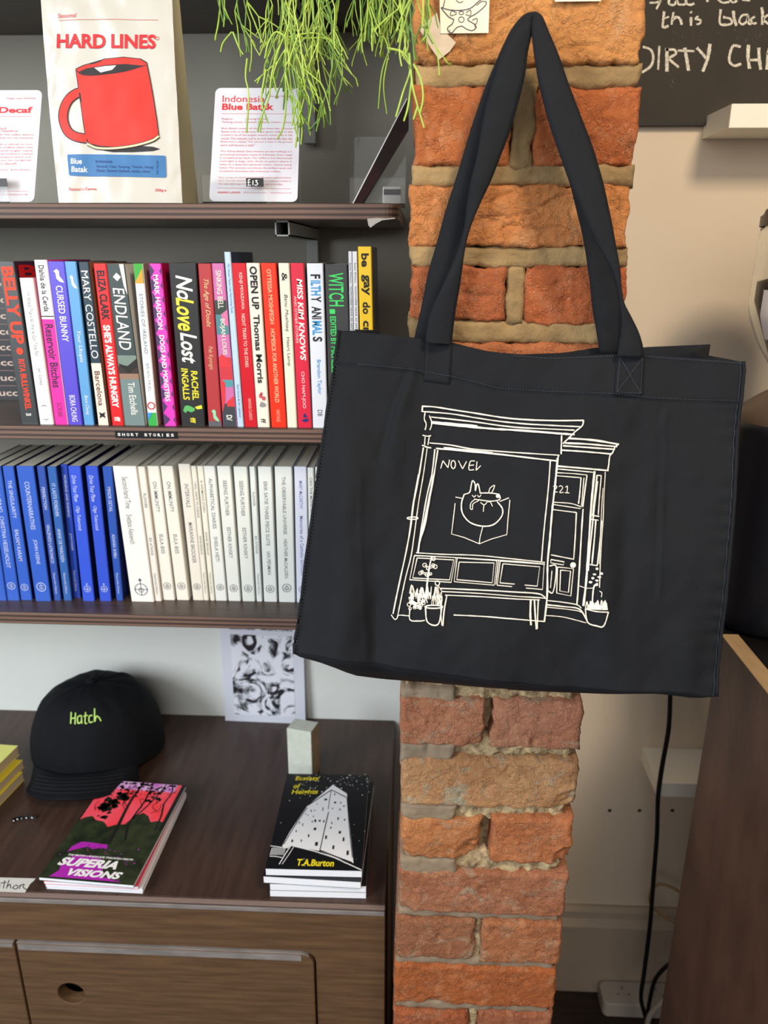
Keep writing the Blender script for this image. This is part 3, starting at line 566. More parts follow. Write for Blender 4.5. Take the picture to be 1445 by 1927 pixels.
# printed product cards in clear acrylic stands
def rounded(x0, y0, x1, y1, r, n=5, sk=0.0):
    o = []
    for cx, cy, a in ((x1 - r, y0 + r, -90), (x1 - r, y1 - r, 0), (x0 + r, y1 - r, 90), (x0 + r, y0 + r, 180)):
        for k in range(n + 1): w = R(a + 90 * k / n); o.append((cx + r * math.cos(w), cy + r * math.sin(w)))
    return o
def card(name, label, q, lines, group, tintred=RED):
    """q: measured corners tl,tr,br,bl"""
    (x0, y0), (x1, y1), (x2, y2), (x3, y3) = q
    bl = onY(x3, y3, 0.962); br = onY(x2, y2, 0.962); tl = onY(x0, y0, 0.975)
    a, n = plane_of(bl, br, tl)
    def m(u, v): # u,v in 0..1 across the card
        xa = x0 + (x3 - x0) * v; xb = x1 + (x2 - x1) * v; ya = y0 + (y3 - y0) * v; yb = y1 + (y2 - y1) * v; return xa + (xb - xa) * u, ya + (yb - ya) * u
    W = x1 - x0; H = y3 - y0
    out = [onP(*m(px, py), a, n) for px, py in [(p[0] / W, p[1] / H) for p in rounded(0, 0, W, H, 10)]]
    v, f = extrude(out, -n * 0.0006); c = obj(name, v, f, mat('card stock', (212, 211, 220), 0.5)); tag(c, label, 'card', group)
    for rgb, items in lines:
        P = Print(lambda u, v: onP(*m(u, v), a, n) + n * .0003)
        for it in items:
            if it[0] == 'rule': P.rect(it[1], it[3] - .0015, it[2], it[3] + .0015)
            else: P.text(it[0], (it[1], it[3]), (it[2], it[3]), it[4], it[5] if len(it) > 5 else 0, up=(0, -1))
        P.build('lettering', INK(rgb), c)
    return m, a, n
para1 = ['Blue Batak comes all the way from the volcanic', 'Batak tribe in Indonesia. They grow coffee at the', 'southern tip of the largest volcanic crater lake in the', 'world. The volcanic soil is so rich and fertile that the', 'Batak have a saying "You can put a chair in the ground', 'and it will become a table"']
para2 = ['The Giling Basah (also known as wet hulling) is a', 'processing technique unique to Indonesia. Every stage', 'is completed by hand. The coffee is first fermented', 'overnight in bags, then dried on patios where it', 'takes on a deep blue-greenish colour, before being', 'hulled. This process contributes the brilliant body and', 'complexity associated with Indonesian coffees.']
para3 = ['Pour a cup, sit down and watch flavours unfold before', 'you. You can expect rich fruity and cranberry notes in', 'the cup with significant sweet and citrus acidity.']
L1 = [('Indonesia', .09, .58, .125, .058, .002), ('Blue Batak', .09, .69, .195, .058, .03), ('HARD LINES', .095, .35, .93, .016, .02)]
SM = [('rule', .09, .90, .228, 0)] + [('Lintong Nihuta', .60, .91, .085, .02), ('Region:', .095, .22, .285, .02), ('Lintong Nihuta', .37, .62, .285, .02), ('Tasting notes: Stewed rhubarb, melon, citrus', .095, .90, .313, .02)]
SM += [(t, .095, .92 if i < 5 else .49, .368 + i * .0292, .019) for i, t in enumerate(para1)]
SM += [(t, .095, .92 if i < 6 else .80, .57 + i * .0292, .019) for i, t in enumerate(para2)]
SM += [(t, .095, .92 if i < 2 else .83, .80 + i * .0292, .019) for i, t in enumerate(para3)]
SM += [('rule', .09, .92, .885, 0), ('@hardlinescoffee   hard-lines.co.uk', .385, .93, .93, .016)]
card('product_card', 'rounded white card with red two-line heading in a clear stand, under the trailing plant', [(405.5, 165.5), (566, 165.5), (559.5, 380), (393.5, 378.5)], [(RED, L1), ((206, 110, 118), SM)], 'printed cards on the upper shelf')
L2 = [('Decaf', .52, .905, .205, .055, .03, ), ]
SMD = [('(Sugar cane Washed)', .60, .93, .085, .02), ('rule', .09, .90, .235, 0), ('Region: Sugar cane', .10, .44, .33, .02), ('Washed', .38, .62, .352, .02), ('notes: chocolate & hazelnut', .15, .76, .374, .02)]
for i, (t, e) in enumerate([('A staple decaf that tastes good! This coffee delivers', .96), ('a decaf experience people that can be enjoyed.', .96), None or ('', 0), ('We are happy to include a decaf in our', .96), ('range. It is a great decaf coffee that has', .96), ('been made with all-natural sugar cane', .96), ('processing, a pure byproduct used', .96), ('like every other component of', .96), ('our coffee, to be true to its original', .96), ("self. You won't notice it's decaf!", .80), ('', 0), ('Best prepared in your kitchen', .96)]):
    if t: SMD.append((t, .02, e - .02 - .012 * (i > 6), .41 + i * .0285, .019))
SMD += [('rule', .09, .93, .905, 0), ('hard-lines.co.uk', .62, .93, .94, .016)]
card('product_card', 'rounded white card headed Decaf at the left edge, in a clear stand', [(-84, 170), (79.5, 169.5), (64, 380), (-104, 380)], [(RED, L2), ((206, 116, 122), SMD)], 'printed cards on the upper shelf')

def acrylic(label, x0, x1, ytop, lip_x0, lip_x1, lip_y, price=None):
    y0 = 0.953; t = 0.0016
    a = onY(lip_x0, 381, y0).x; b = onY(lip_x1, 381, y0).x; zl = onY((lip_x0 + lip_x1) / 2, lip_y, y0).z
    e = empty('display_stand', ((a + b) / 2, y0 + 0.02, Z1), label, 'display stand', 'clear acrylic card stands')
    v, f = box(a, b, y0, y0 + t, Z1 + .0002, zl); obj('front_lip', v, f, M_ACRYL, e)
    v, f = box(a, b, y0 + t, y0 + .045, Z1 + .0002, Z1 + t); obj('foot', v, f, M_ACRYL, e)
    A, B = onY(x0, 300, .99).x, onY(x1, 300, .99).x; zt = onY((x0 + x1) / 2, ytop, .995).z
    v, f = hexa([(A, y0 + .034, Z1 + t), (B, y0 + .034, Z1 + t), (B, y0 + .0356, Z1 + t), (A, y0 + .0356, Z1 + t), (A, y0 + .048, zt), (B, y0 + .048, zt), (B, y0 + .0496, zt), (A, y0 + .0496, zt)]); obj('back_plate', v, f, M_ACRYL, e)
    return e, y0
e, y0 = acrylic('clear acrylic stand holding the printed card under the trailing plant', 397, 563, 216, 381, 502, 329)
def price(px0, py0, px1, py1, txt, label, y=0.9522, e=None):
    P0 = onY(px0, py1, y); P1 = onY(px1, py0, y); v, f = box(P0.x, P1.x, y, y + .0006, P0.z, P1.z); o = obj('price_tag', v, f, flat((20, 20, 22), .4)); tag(o, label, 'price tag')
    if txt:
        M = lambda x, yy: onY(x, yy, y) - Vector((0, .0003, 0)); P = Print(M)
        P.line([(466.5, 341), (468, 338), (471, 338)], 1.3).line([(468, 338), (467.5, 348), (465.5, 349), (472, 348.5)], 1.3, False).line([(465.5, 343.5), (471, 343)], 1.2)
        P.line([(476, 339.5), (476, 348.5)], 1.5).line([(480, 340), (484, 339.5), (482, 343), (485, 345), (483, 348.5), (479, 348)], 1.4); P.build('lettering', INK((240, 240, 240)), o)
    return o
price(463.5, 335, 495.5, 351, '1', 'small black price tag reading £13 in front of the card under the plant')
e, y0 = acrylic('clear acrylic stand holding the Decaf card at the left edge', -90, 60, 290, -100, 17, 334)
price(-25, 335.5, 12, 351, '', 'small black price tag at the far left, in front of the Decaf card')
# tall clear stand at the right end, empty, with a dark board leaning in front of it
A = onY(666, 300, 1.05).x; B = onY(764, 300, 1.05).x; zt = onY(715, 257, 1.05).z
e = empty('display_stand', ((A + B) / 2, 1.03, Z1), 'empty clear acrylic stand at the right end of the shelf, behind the leaning dark board', 'display stand', 'clear acrylic card stands')
v, f = box(A, B, 1.05, 1.052, Z1 + .0002, zt); obj('back_plate', v, f, M_ACRYL, e)
v, f = box(A, B, 0.985, 1.05, Z1 + .0002, Z1 + .0018); obj('foot', v, f, M_ACRYL, e)
v, f = box(A, B, 0.983, 0.985, Z1 + .0002, Z1 + .03); obj('front_lip', v, f, M_ACRYL, e)
p0 = onY(720, 371, 1.02); p1 = onY(755.5, 351, 1.02)
r = empty('price_clip', ((p0.x + p1.x) / 2, 1.03, Z1 + .0018), 'small white price clip with a dark slot behind the leaning board', 'price clip')
v, f = box(p0.x, p1.x, 1.02, 1.04, Z1 + .0020, p1.z); o = obj('clip_body', v, f, flat((196, 192, 188), .5), r); bevel(o, .0015)
q0 = onY(722, 368, 1.019); q1 = onY(754, 356, 1.019); v, f = box(q0.x, q1.x, 1.019, 1.02, q0.z + .001, q1.z); obj('dark_insert', v, f, flat((52, 48, 52), .6), r)
# leaning board
bl = onY(664.5, 380, 0.965); br_ = onY(682, 380, 0.965); tr_ = onY(770, 212, 0.965); tl = onY(757, 207, 0.965)
tlx = tl + (tl - bl) * .06; trx = tr_ + (tl - bl) * .10 - Vector((0, 0, 0)); z0 = Z1 + .0002
bl.z = z0; br_.z = z0
w = (br_ - bl); top = bl + (onY(768, 183, 0.965) - bl) * 0.985; xlim = onY(769, 200, .965).x
top = Vector((min(top.x, xlim), .965, top.z)); top2 = top + Vector((0.0, 0, -0.018))
poly = [bl, br_, Vector((xlim, .965, top2.z - .012)), Vector((xlim, .965, top.z)), top]
M_BOARD = mat('dark glossy red brown board', (16, 8, 8), 0.5, 0, 30, 0.0, None, .15, 0, (1, 1, 1), (44, 14, 13))
b_ = empty('picture_board', (bl.x, 1.0, Z1), 'dark glossy board leaning diagonally against the brick pillar at the shelf end', 'board')
v, f = extrude(poly, Vector((0, 0.014, 0))); obj('board', v, f, M_BOARD, b_)
d = (top - bl).normalized(); nn = Vector((-d.z, 0, d.x))
v, f = extrude([bl, top, top + nn * .0012, bl + nn * .0012], Vector((0, 0.014, 0))); obj('white_backing', v, f, flat((226, 224, 222), .6), b_)

# ------------------------------------------------------------------ cabinet
M_TOP = wood('cabinet top', (58, 42, 36), (74, 55, 47), 0.36, 'y', 10, 0.1)
M_FRONT = wood('cabinet front', (84, 61, 42), (106, 80, 56), 0.5, 'xf', 4, 0.12)
M_EDGE = mat('worn greyish edge', (128, 122, 120), 0.5, 0.18, 60, 0.3, 120, .4, 0, (.4, 1, 1))
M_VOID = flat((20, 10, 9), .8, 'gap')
YF = onZ(362, 1694, ZT).y; XR = onY(725, 1712, YF).x; XL = -1.25
print('cab', YF, XR)
cab = empty('cabinet', ((XL + XR) / 2, (YF + YW) / 2, 0), 'long dark brown wooden cabinet under the bookshelves, with finger-hole drawers', 'cabinet')
TT = 0.021
v, f = box(XL, XR, YF + .004, YW - .001, ZT - TT, ZT); o = obj('cabinet_top', v, f, M_TOP, cab); bevel(o, .002)
zr = onY(362, 1702, YF).z
# rounded nosing and light worn line
v, f = extrude([(XL, YF + .004, ZT - .001), (XL, YF + .001, ZT - .0025), (XL, YF, ZT - .005), (XL, YF, zr - .0), (XL, YF + .004, zr)], Vector((XR - XL - .001, 0, 0)))
obj('worn_nosing', v, f, ply_edge('cabinet nosing', (70, 54, 48), (112, 92, 84), .01), cab)
v, f = box(XL, XR - .001, YF - .0012, YF + .003, zr - .0075, zr - .0005); o = obj('edge_strip', v, f, M_EDGE, cab); bevel(o, .0008)
zrail = zr - .0075
yd = YF + .002
zg = onY(362, 1781, yd).z                      # lower edge of the rail
xd0 = onY(31, 1777, yd).x; xd1 = onY(590, 1792, yd).x
v, f = box(XL, XR - .001, yd, yd + .018, zg, zrail + .001); obj('top_rail', v, f, M_FRONT, cab)
v, f = box(xd1 + .003, XR - .001, yd, yd + .018, 0.06, zg); obj('stile', v, f, M_FRONT, cab)
v, f = box(XR - .018, XR - .0005, yd + .018, YW - .002, 0.06, ZT - TT); obj('side_panel', v, f, M_FRONT, cab)
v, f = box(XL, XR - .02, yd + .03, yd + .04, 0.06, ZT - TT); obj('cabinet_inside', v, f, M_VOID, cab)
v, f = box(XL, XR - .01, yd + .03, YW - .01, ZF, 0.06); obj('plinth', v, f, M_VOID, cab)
# rounded corner of the stile round the drawer
rc = 0.020
cor = [(xd1 + .003, yd, zg), (xd1 + .003, yd, zg - rc)] + [(xd1 + .003 - rc + rc * math.cos(R(a)), yd, zg - rc + rc * math.sin(R(a))) for a in range(10, 91, 10)]
v, f = extrude(cor, Vector((0, .018, 0))); obj('stile', v, f, M_FRONT, cab)
def drawer(x0, x1, z0, z1, hole, rr):
    cu = bpy.data.curves.new('drawer_front', 'CURVE'); cu.dimensions = '2D'; cu.fill_mode = 'BOTH'; cu.extrude = .009; cu.bevel_depth = .0014; cu.bevel_resolution = 1
    def sp(pts):
        s = cu.splines.new('POLY'); s.points.add(len(pts) - 1); s.use_cyclic_u = True
        for i, p in enumerate(pts): s.points[i].co = (p[0], p[1], 0, 1)
    o = [(x0, z0), (x1, z0)] + [(x1 - rr + rr * math.cos(R(a)), z1 - rr + rr * math.sin(R(a))) for a in range(0, 91, 10)] + [(x0, z1)]
    sp(o); r0 = hole[2]; sp([(hole[0] + r0 * math.cos(2 * math.pi * k / 40), hole[1] - r0 * math.sin(2 * math.pi * k / 40)) for k in range(40)])
    to = bpy.data.objects.new('tmp', cu); COL.objects.link(to); me = bpy.data.meshes.new_from_object(to.evaluated_get(bpy.context.evaluated_depsgraph_get()))
    vs = [Vector((q.co.x, yd - .004 + .0104 - q.co.z, q.co.y)) for q in me.vertices]; fs = [tuple(p.vertices) for p in me.polygons]; bpy.data.objects.remove(to)
    mi = [1 if (abs(me.polygons[i].normal.y) > .75 and me.polygons[i].center.y > z1 - .004) else 0 for i in range(len(fs))]
    bpy.data.meshes.remove(me)
    return obj('drawer_front', vs, fs, [M_FRONT, M_EDGE], cab, False, mi)
hc = onY(134, 1870, yd - .004); hr = (onY(161, 1870, yd).x - onY(108, 1870, yd).x) / 2
zt_d = zg - .0035
gl = .0035
drawer(xd0 + gl, xd1 - .001, .09, zt_d, (hc.x, hc.z, hr), .018)
v, f = extrude([(xd0 + gl + .001, yd - .0046, zt_d - .0105), (xd0 + gl + .001, yd - .0044, zt_d - .0001), (xd0 + gl + .001, yd + .004, zt_d - .0002), (xd0 + gl + .001, yd + .004, zt_d - .0105)], Vector((xd1 - xd0 - gl - .018, 0, 0))); obj('drawer_top_edge', v, f, M_EDGE, cab)
v, f = extrude([(xd0 - .6, yd - .0046, zt_d - .0065), (xd0 - .6, yd - .0044, zt_d - .0001), (xd0 - .6, yd + .004, zt_d - .0002), (xd0 - .6, yd + .004, zt_d - .0065)], Vector((.6 - gl, 0, 0))); obj('drawer_top_edge', v, f, M_EDGE, cab)
drawer(xd0 - .62, xd0 - gl + .001, .09, zt_d, (hc.x - .62, hc.z, hr), .002)

# ------------------------------------------------------------------ things on the cabinet
def stack_book(name, label, group, bl, br, tl, z0, h, col, pagem, printer=None, dshift=(0, 0), rot=0.0):
    """a book lying flat: corners measured at its top face"""
    zt = z0 + h; A = onZ(*bl, zt); B = onZ(*br, zt); T = onZ(*tl, zt)
    u = B - A; w = T - A; w = w - u.normalized() * w.dot(u.normalized()); 
    A = A + Vector((dshift[0], dshift[1], 0))
    if rot: M = Matrix.Rotation(R(rot), 3, 'Z'); u = M @ u; w = M @ w
    root = empty(name, (A + u / 2 + w / 2 - Vector((0, 0, h))), label, 'book', group)
    def slab(za, zb, ins=0.0):
        a, b = u.normalized() * ins, w.normalized() * ins; c = [A + a + b, A + u - a + b, A + u + w - a - b, A + w + a - b]
        return hexa([Vector((p.x, p.y, za)) for p in c] + [Vector((p.x, p.y, zb)) for p in c])
    mb = MB(); t = .0003; mb.add(slab(z0 + .0001, z0 + t)); mb.add(slab(zt - t, zt))
    uu = u.normalized() * .0003; c = [A, A + uu, A + uu + w, A + w]
    mb.add(hexa([Vector((p.x, p.y, z0 + t)) for p in c] + [Vector((p.x, p.y, zt - t)) for p in c])); mb.build('cover', col, root)
    v, f = slab(z0 + t + .0001, zt - t - .0001, .0004); obj('page_block', v, f, pagem, root)
    print(name, 'w %.3f h %.3f' % (u.length, w.length))
    if printer: printer(root, lambda a, b, off=.0002: A + u * a + w * (1 - b) + Vector((0, 0, h - h + off)))
    return root
M_PGW = mat('page edges bright', (236, 240, 248), 0.8)
M_PGB = mat('page edges buff', (196, 178, 150), 0.85)
# superia visions
def superia(root, S):
    def PR(off): return Print(lambda a, b: S(a, b, off))
    pic = mat('sunset print', (252, 58, 60), .35, 0, 30, 0, None, .4, 0, (1, 1, 1), (246, 96, 120))
    PR(.00025).rect(.02, 0, .96, .5).build('sunset_picture', pic, root)
    PR(.0003).rect(.02, .0, .9, .09).build('violet_sky_picture', mat('violet sky print', (196, 96, 196), .35, 0, 60, 0, None, .4, 0, (1, 1, 1), (226, 190, 230)), root)
    gr = mat('dark foliage print', (26, 34, 24), .4, 0, 60, 0, None, .4, 0, (1, 1, 1), (52, 60, 38))
    P = PR(.00035); rnd = random.Random(4)
    P.poly([(0, .46), (.06, .42), (.13, .40), (.2, .44), (.3, .45), (.38, .50), (.46, .47), (.55, .46), (.6, .38), (.68, .33), (.76, .36), (.82, .42), (.9, .40), (1, .42), (1, 1), (0, 1)])
    P.build('foliage_picture', gr, root)
    P = PR(.0004)
    P.line([(.50, .66), (.49, .50), (.47, .35), (.46, .20), (.48, .0)], .045, w1=.026)
    P.line([(.66, .62), (.60, .48), (.60, .36), (.62, .22), (.60, .0)], .03, w1=.018).line([(.60, .40), (.68, .26), (.74, .1), (.76, 0)], .02, w1=.012)
    P.line([(.92, .5), (.90, .34), (.86, .22), (.88, .1), (.84, 0)], .022, w1=.014).rect(.955, 0, 1, .5)
    for (c0, c1, n, s) in (((.22, .27), .10, 16, .05), ((.3, .18), .09, 14, .04), ((.68, .16), .12, 20, .03), ((.45, .06), .2, 34, .026), ((.2, .05), .14, 22, .02), ((.8, .05), .14, 22, .022), ((.25, .36), .1, 10, .04)):
        for k in range(n):
            a = rnd.uniform(0, 6.28); q = rnd.random() ** .5 * c1; cx, cy = c0[0] + q * math.cos(a), max(.015, c0[1] + q * math.sin(a) * .6); ss = 1.35 * s * rnd.uniform(.3, 1)
            P.poly([(max(.005, min(.995, cx + ss * rnd.uniform(.5, 1) * math.cos(j * 1.05))), max(.004, cy + ss * .6 * rnd.uniform(.5, 1) * math.sin(j * 1.05))) for j in range(6)])
    for k in range(26):
        x = rnd.uniform(.1, .9); y = rnd.uniform(.0, .25); P.line([(x, y), (x + rnd.uniform(-.05, .05), y + .05), (x + rnd.uniform(-.1, .1), y + .1)], .006)
    P.build('tree_picture', INK((24, 26, 22)), root)
    P = PR(.00042); P.poly([(.12, .76), (.13, .71), (.2, .66), (.3, .66), (.5, .67), (.52, .71), (.45, .70), (.36, .72), (.3, .70), (.2, .73)]); P.poly([(.1, .985), (.16, .93), (.14, .86), (.2, .80), (.28, .78), (.52, .80), (.6, .88), (.62, .95), (.86, .985), (.5, .985)])
    for k in range(40): cx, cy = rnd.uniform(.05, .9), rnd.uniform(.68, .97); P.disc((cx, cy), .008, .004, 5)
    P.build('violet_patch', INK((176, 36, 178)), root)
    P = PR(.0005); P.text('SUPERIA', (.10, .885), (.735, .885), .075, .045, .28, up=(0, -1)); P.text('VISIONS', (.265, .965), (.835, .965), .062, .045, .28, up=(0, -1)); P.text('THE BRITISH LANDSCAPE THROUGH DEATH', (.15, .795), (.86, .795), .016, .03, .2, up=(0, -1))
    P.build('lettering', INK((244, 244, 244)), root)
sbl, sbr, stl = (72.5, 1651), (251, 1666), (197.5, 1468)
CB = COVER((30, 32, 28)); hh = .0052; dz = .0054
G_S = 'stacked copies of the sunset-tree booklet'
stack_book('booklet', 'bottom booklet of the stack under the sunset-tree cover', G_S, (87, 1667), (268, 1676), (216, 1489), ZT, hh, COVER((226, 226, 230)), M_PGW)
stack_book('booklet', 'second booklet from the bottom under the sunset-tree cover', G_S, (85, 1663), (268, 1672), (214, 1485), ZT + dz, hh, COVER((216, 210, 214)), M_PGW)
stack_book('booklet', 'second booklet from the top, just under the sunset-tree cover', G_S, (82, 1658), (258, 1671), (206, 1478), ZT + 2 * dz, hh, COVER((226, 60, 90)), M_PGW, None, (0, 0), 1.2)
stack_book('booklet', 'top booklet with black trees on a red and violet sunset and bold white title', G_S, sbl, sbr, stl, ZT + 3 * dz, hh, CB, M_PGW, superia)
# tower booklet
def tower(root, S):
    ztc = ZT + 4 * d2 - (d2 - h2)
    def fn(off): return lambda x, y: onZ(380 + x / 3.6125, 1420 + y / 3.6125, ztc + off)
    WH = INK((244, 247, 252)); rnd = random.Random(9)
    P = Print(fn(.0003)); P.poly([(545, 620), (600, 520), (715, 350), (890, 205), (985, 265), (1000, 440), (1030, 738), (900, 700), (800, 655), (610, 622), (560, 640)]).build('tower_picture', WH, root)
    P = Print(fn(.0005))
    P.line([(720, 345), (880, 240), (980, 290)], 6, False).line([(880, 240), (868, 300), (858, 372)], 4).line([(860, 390), (835, 500), (815, 590), (800, 655)], 6).line([(985, 290), (1000, 480), (1022, 700)], 5).line([(555, 610), (640, 470), (715, 360)], 5).line([(800, 650), (900, 690), (1020, 735)], 9)
    for (x, y, w, h) in [(613, 587, 14, 18), (675, 585, 8, 16), (725, 552, 12, 18), (778, 607, 22, 26), (768, 505, 20, 18), (770, 450, 14, 18), (800, 450, 16, 12), (828, 453, 10, 16), (822, 370, 6, 24), (843, 562, 14, 24), (893, 630, 16, 26), (962, 576, 14, 26), (937, 528, 18, 18), (990, 668, 18, 30), (925, 435, 10, 18), (970, 443, 10, 12), (876, 497, 10, 12), (882, 465, 8, 14), (937, 373, 8, 14), (905, 326, 16, 12), (943, 327, 10, 10), (965, 350, 14, 8), (887, 366, 12, 6), (841, 305, 22, 12), (902, 270, 8, 14), (782, 336, 8, 6), (640, 520, 8, 14), (662, 463, 8, 12), (685, 476, 6, 18), (705, 404, 6, 8), (720, 412, 6, 8), (742, 382, 8, 14), (766, 380, 10, 6), (758, 420, 8, 8), (750, 455, 8, 12)]:
        P.poly([(x - w / 2, y + h / 2), (x - w / 2 + w * .15, y - h / 2), (x + w / 2, y - h / 2), (x + w / 2 - w * .15, y + h / 2)])
    P.build('tower_windows', INK((20, 20, 24)), root)
    P = Print(fn(.0004)); P.line([(600, 625), (570, 670), (525, 745)], 6, False).line([(625, 625), (590, 680), (545, 745)], 4, False).line([(625, 622), (760, 655), (900, 700), (1085, 785)], 7, False).line([(465, 620), (540, 630), (600, 635)], 5, False).line([(460, 690), (500, 692), (545, 700)], 5, False)
    for k in range(11): P.line([(478 + k * 9, 632), (462 + k * 9, 682)], 3.5, False)
    for k in range(150):
        x, y = rnd.choice([(rnd.uniform(640, 1150), rnd.uniform(130, 260)), (rnd.uniform(460, 1110), rnd.uniform(135, 780))]); lx = 620 + (430 - 620) * (y - 130) / 650; rx = 1170 + (1088 - 1170) * (y - 130) / 650
        if lx + 12 < x < rx - 12 and 135 < y < 770 and not (560 < x < 1020 and 260 < y < 700 and x > 1050 - y): P.disc((x, y), rnd.uniform(1, 5), rnd.uniform(1, 4), 5)
    P.build('speckle_picture', WH, root)['kind'] = 'stuff'
    YE = INK((244, 226, 40)); P = Print(fn(.0006)); P.text('T.A.Burton', (648, 755), (898, 762), 46, .03, .25, up=(0, -1)); P.build('lettering', YE, root)
    P = Print(fn(.0006)); P.text('Ecstasy', (634, 183), (802, 180), 34, .018, .25, up=(0, -1)); P.text('of', (622, 228), (672, 228), 30, .018, .25, up=(0, -1)); P.text('Heights', (608, 278), (790, 276), 40, .018, .25, up=(0, -1))
    P.build('lettering', YE, root)
G_T = 'stacked copies of the white tower booklet'; CK = COVER((20, 21, 25)); h2 = .0116; d2 = .0119
stack_book('booklet', 'bottom booklet of the stack under the white tower cover', G_T, (507, 1675), (689, 1679), (556, 1486), ZT, h2, CK, M_PGW)
stack_book('booklet', 'second booklet from the bottom of the white tower stack', G_T, (507, 1663), (689, 1667.5), (556, 1475), ZT + d2, h2, CK, M_PGW)
stack_book('booklet', 'second booklet from the top of the white tower stack, turned a little', G_T, (495, 1649), (679, 1660), (552, 1464), ZT + 2 * d2, h2, CK, M_PGW)
stack_book('booklet', 'top booklet with a white high-rise tower on black and yellow title lettering', G_T, (499, 1634.5), (681, 1639), (551.5, 1456), ZT + 3 * d2, h2, CK, M_PGW, tower)
# yellow books at the left edge
G_Y = 'yellow covered books at the left edge'
for i, (bl, br, tl, z0, h, c, lab) in enumerate([((-140, 1500), (-2, 1510), (-60, 1432), 0, .017, (226, 208, 70), 'bottom book of the buff-paged stack at the left edge'), ((-140, 1478), (0, 1488), (-60, 1420), .0172, .015, (216, 196, 52), 'middle book with mustard yellow cover in the stack at the left edge'), ((-150, 1436), (-10, 1456), (-70, 1400), .0325, .019, (222, 226, 130), 'top book with pale lime yellow cover in the stack at the left edge')]):
    zt = ZT + z0 + h; a = onZ([43, 43, 34][i], [1452, 1430, 1403][i], zt); ang = R(-3)
    ux = Vector((-math.cos(ang), -math.sin(ang), 0)) * .135; wy = Vector((math.sin(ang) - .07, -math.cos(ang), 0)).normalized() * .2
    c4 = [a + wy + ux, a + wy, a, a + ux]; root = empty('paperback', (a + ux / 2 + wy / 2) * 1.0 - Vector((0, 0, h)), lab, 'book', G_Y)
    def sl(z1, z2, ins):
        ctr = (c4[0] + c4[2]) / 2; q = [p + (ctr - p).normalized() * ins for p in c4]; return hexa([Vector((p.x, p.y, z1)) for p in q] + [Vector((p.x, p.y, z2)) for p in q])
    z0 = ZT + z0; MB().add(sl(z0 + .0001, z0 + .0007, 0)).add(sl(zt - .0007, zt - .0001, 0)).build('cover', COVER(c), root)
    v, f = sl(z0 + .0008, zt - .0008, .0012); obj('page_block', v, f, M_PGB, root)
# handwritten paper label near the cabinet edge
q = [(-40, 1650), (67, 1653), (63, 1658), (57, 1663), (47, 1679.5), (-40, 1676)]
v, f = extrude([onZ(x, y, ZT + .0004) for x, y in q], Vector((0, 0, -.0003))); o = obj('paper_label', v, f, flat((214, 214, 210), .7)); tag(o, 'torn white paper label with black handwriting on the front edge of the cabinet top', 'label')
P = Print(lambda x, y: onZ(x, y, ZT + .0006))
for s_ in ([(-22, 1668), (-16, 1663), (-13, 1669)], [(-10, 1670), (-10, 1663), (-5, 1669), (-2, 1663), (0, 1669)], [(9, 1657), (6, 1672)], [(1, 1662), (12, 1660)], [(17, 1656), (12, 1672)], [(14, 1668), (19, 1664), (20, 1672)], [(28, 1666), (24, 1671), (30, 1673), (34, 1668), (29, 1665)], [(38, 1665), (36, 1673)], [(37, 1668), (43, 1664), (45, 1666)], [(46, 1664), (43, 1669), (50, 1674), (53, 1671)]): P.line(s_, 1.5)
P.build('lettering', INK((24, 24, 30)), o)
# fallen strip of black embossed tape
P0 = [onZ(x, y, ZT + .0006) for x, y in [(24, 1549), (30, 1545), (38, 1543), (46, 1542.5), (56, 1540.5), (67, 1541.5)]]
vv = []; ff = []
for i, p in enumerate(P0): vv += [p, p + Vector((0, .001, .0075 - .0006 * i)), ]
for i in range(5): ff.append((2 * i, 2 * i + 2, 2 * i + 3, 2 * i + 1))
o = obj('tape_strip', vv, ff, flat((18, 18, 20), .3)); solid(o, .0005); tag(o, 'short curled strip of black embossed tape lying on the cabinet beside the sunset booklets', 'tape')
for i in (0, 1, 2, 3, 4):
    c = (P0[i] + P0[i + 1]) / 2 + Vector((0, -.0012, .0035)); v, f = tube([c, c + Vector((0, -.0004, 0))], .0013 if i != 2 else .0008, 8); obj('embossed_mark', v, f, INK((225, 225, 225)), o)
# small pale block
pb = [onZ(543, 1462, ZT), onZ(588, 1470, ZT)]; hb = onY(586, 1378, pb[1].y).z - ZT
u = pb[1] - pb[0]; w = Vector((.009, .030, 0)); c = [pb[0], pb[1], pb[1] + w, pb[0] + w]
v, f = hexa([Vector((p.x, p.y, ZT)) for p in c] + [Vector((p.x, p.y, ZT + hb)) for p in c])
o = obj('block', v, f, [mat('pale plaster block', (206, 212, 200), .8, .06, 60, .4, 200), mat('raw wood block side', (158, 132, 100), .8, .15, 40, .3, 100)], None, False, [0, 0, 0, 1, 0, 0]); bevel(o, .0012); tag(o, 'small upright pale block standing behind the white tower booklets', 'block')
# framed monochrome print leaning on the wall
bl = onZ(424, 1356, ZT); br = onZ(574, 1365.5, ZT); bl.y = min(bl.y, YW - .014); br.y = bl.y - .004
n0 = Vector((0, -1, 0)); H = .215; lean = .009
a = Vector((bl.x, bl.y, ZT)); b = Vector((br.x, br.y, ZT)); tt = Vector((0, lean, H))
pr = empty('print', (a + b) / 2, 'white bordered black and white print leaning on the wall behind the pale block', 'print')
v, f = hexa([a, b, b + Vector((0, .004, 0)), a + Vector((0, .004, 0)), a + tt, b + tt, b + tt + Vector((0, .004, 0)), a + tt + Vector((0, .004, 0))]); o = obj('mount', v, f, flat((214, 218, 232), .5), pr)
S = lambda u, w, off=.0004: a + (b - a) * u + tt * (1 - w) + Vector((0, -off, 0))
swirl = mat('monochrome swirl print', (26, 26, 34), .5, 0, 24, 0, None, .4, 0, (1, 1, 1), (226, 230, 242), 9.0)
swirl.node_tree.nodes['Noise Texture'].inputs['Distortion'].default_value = 2.2
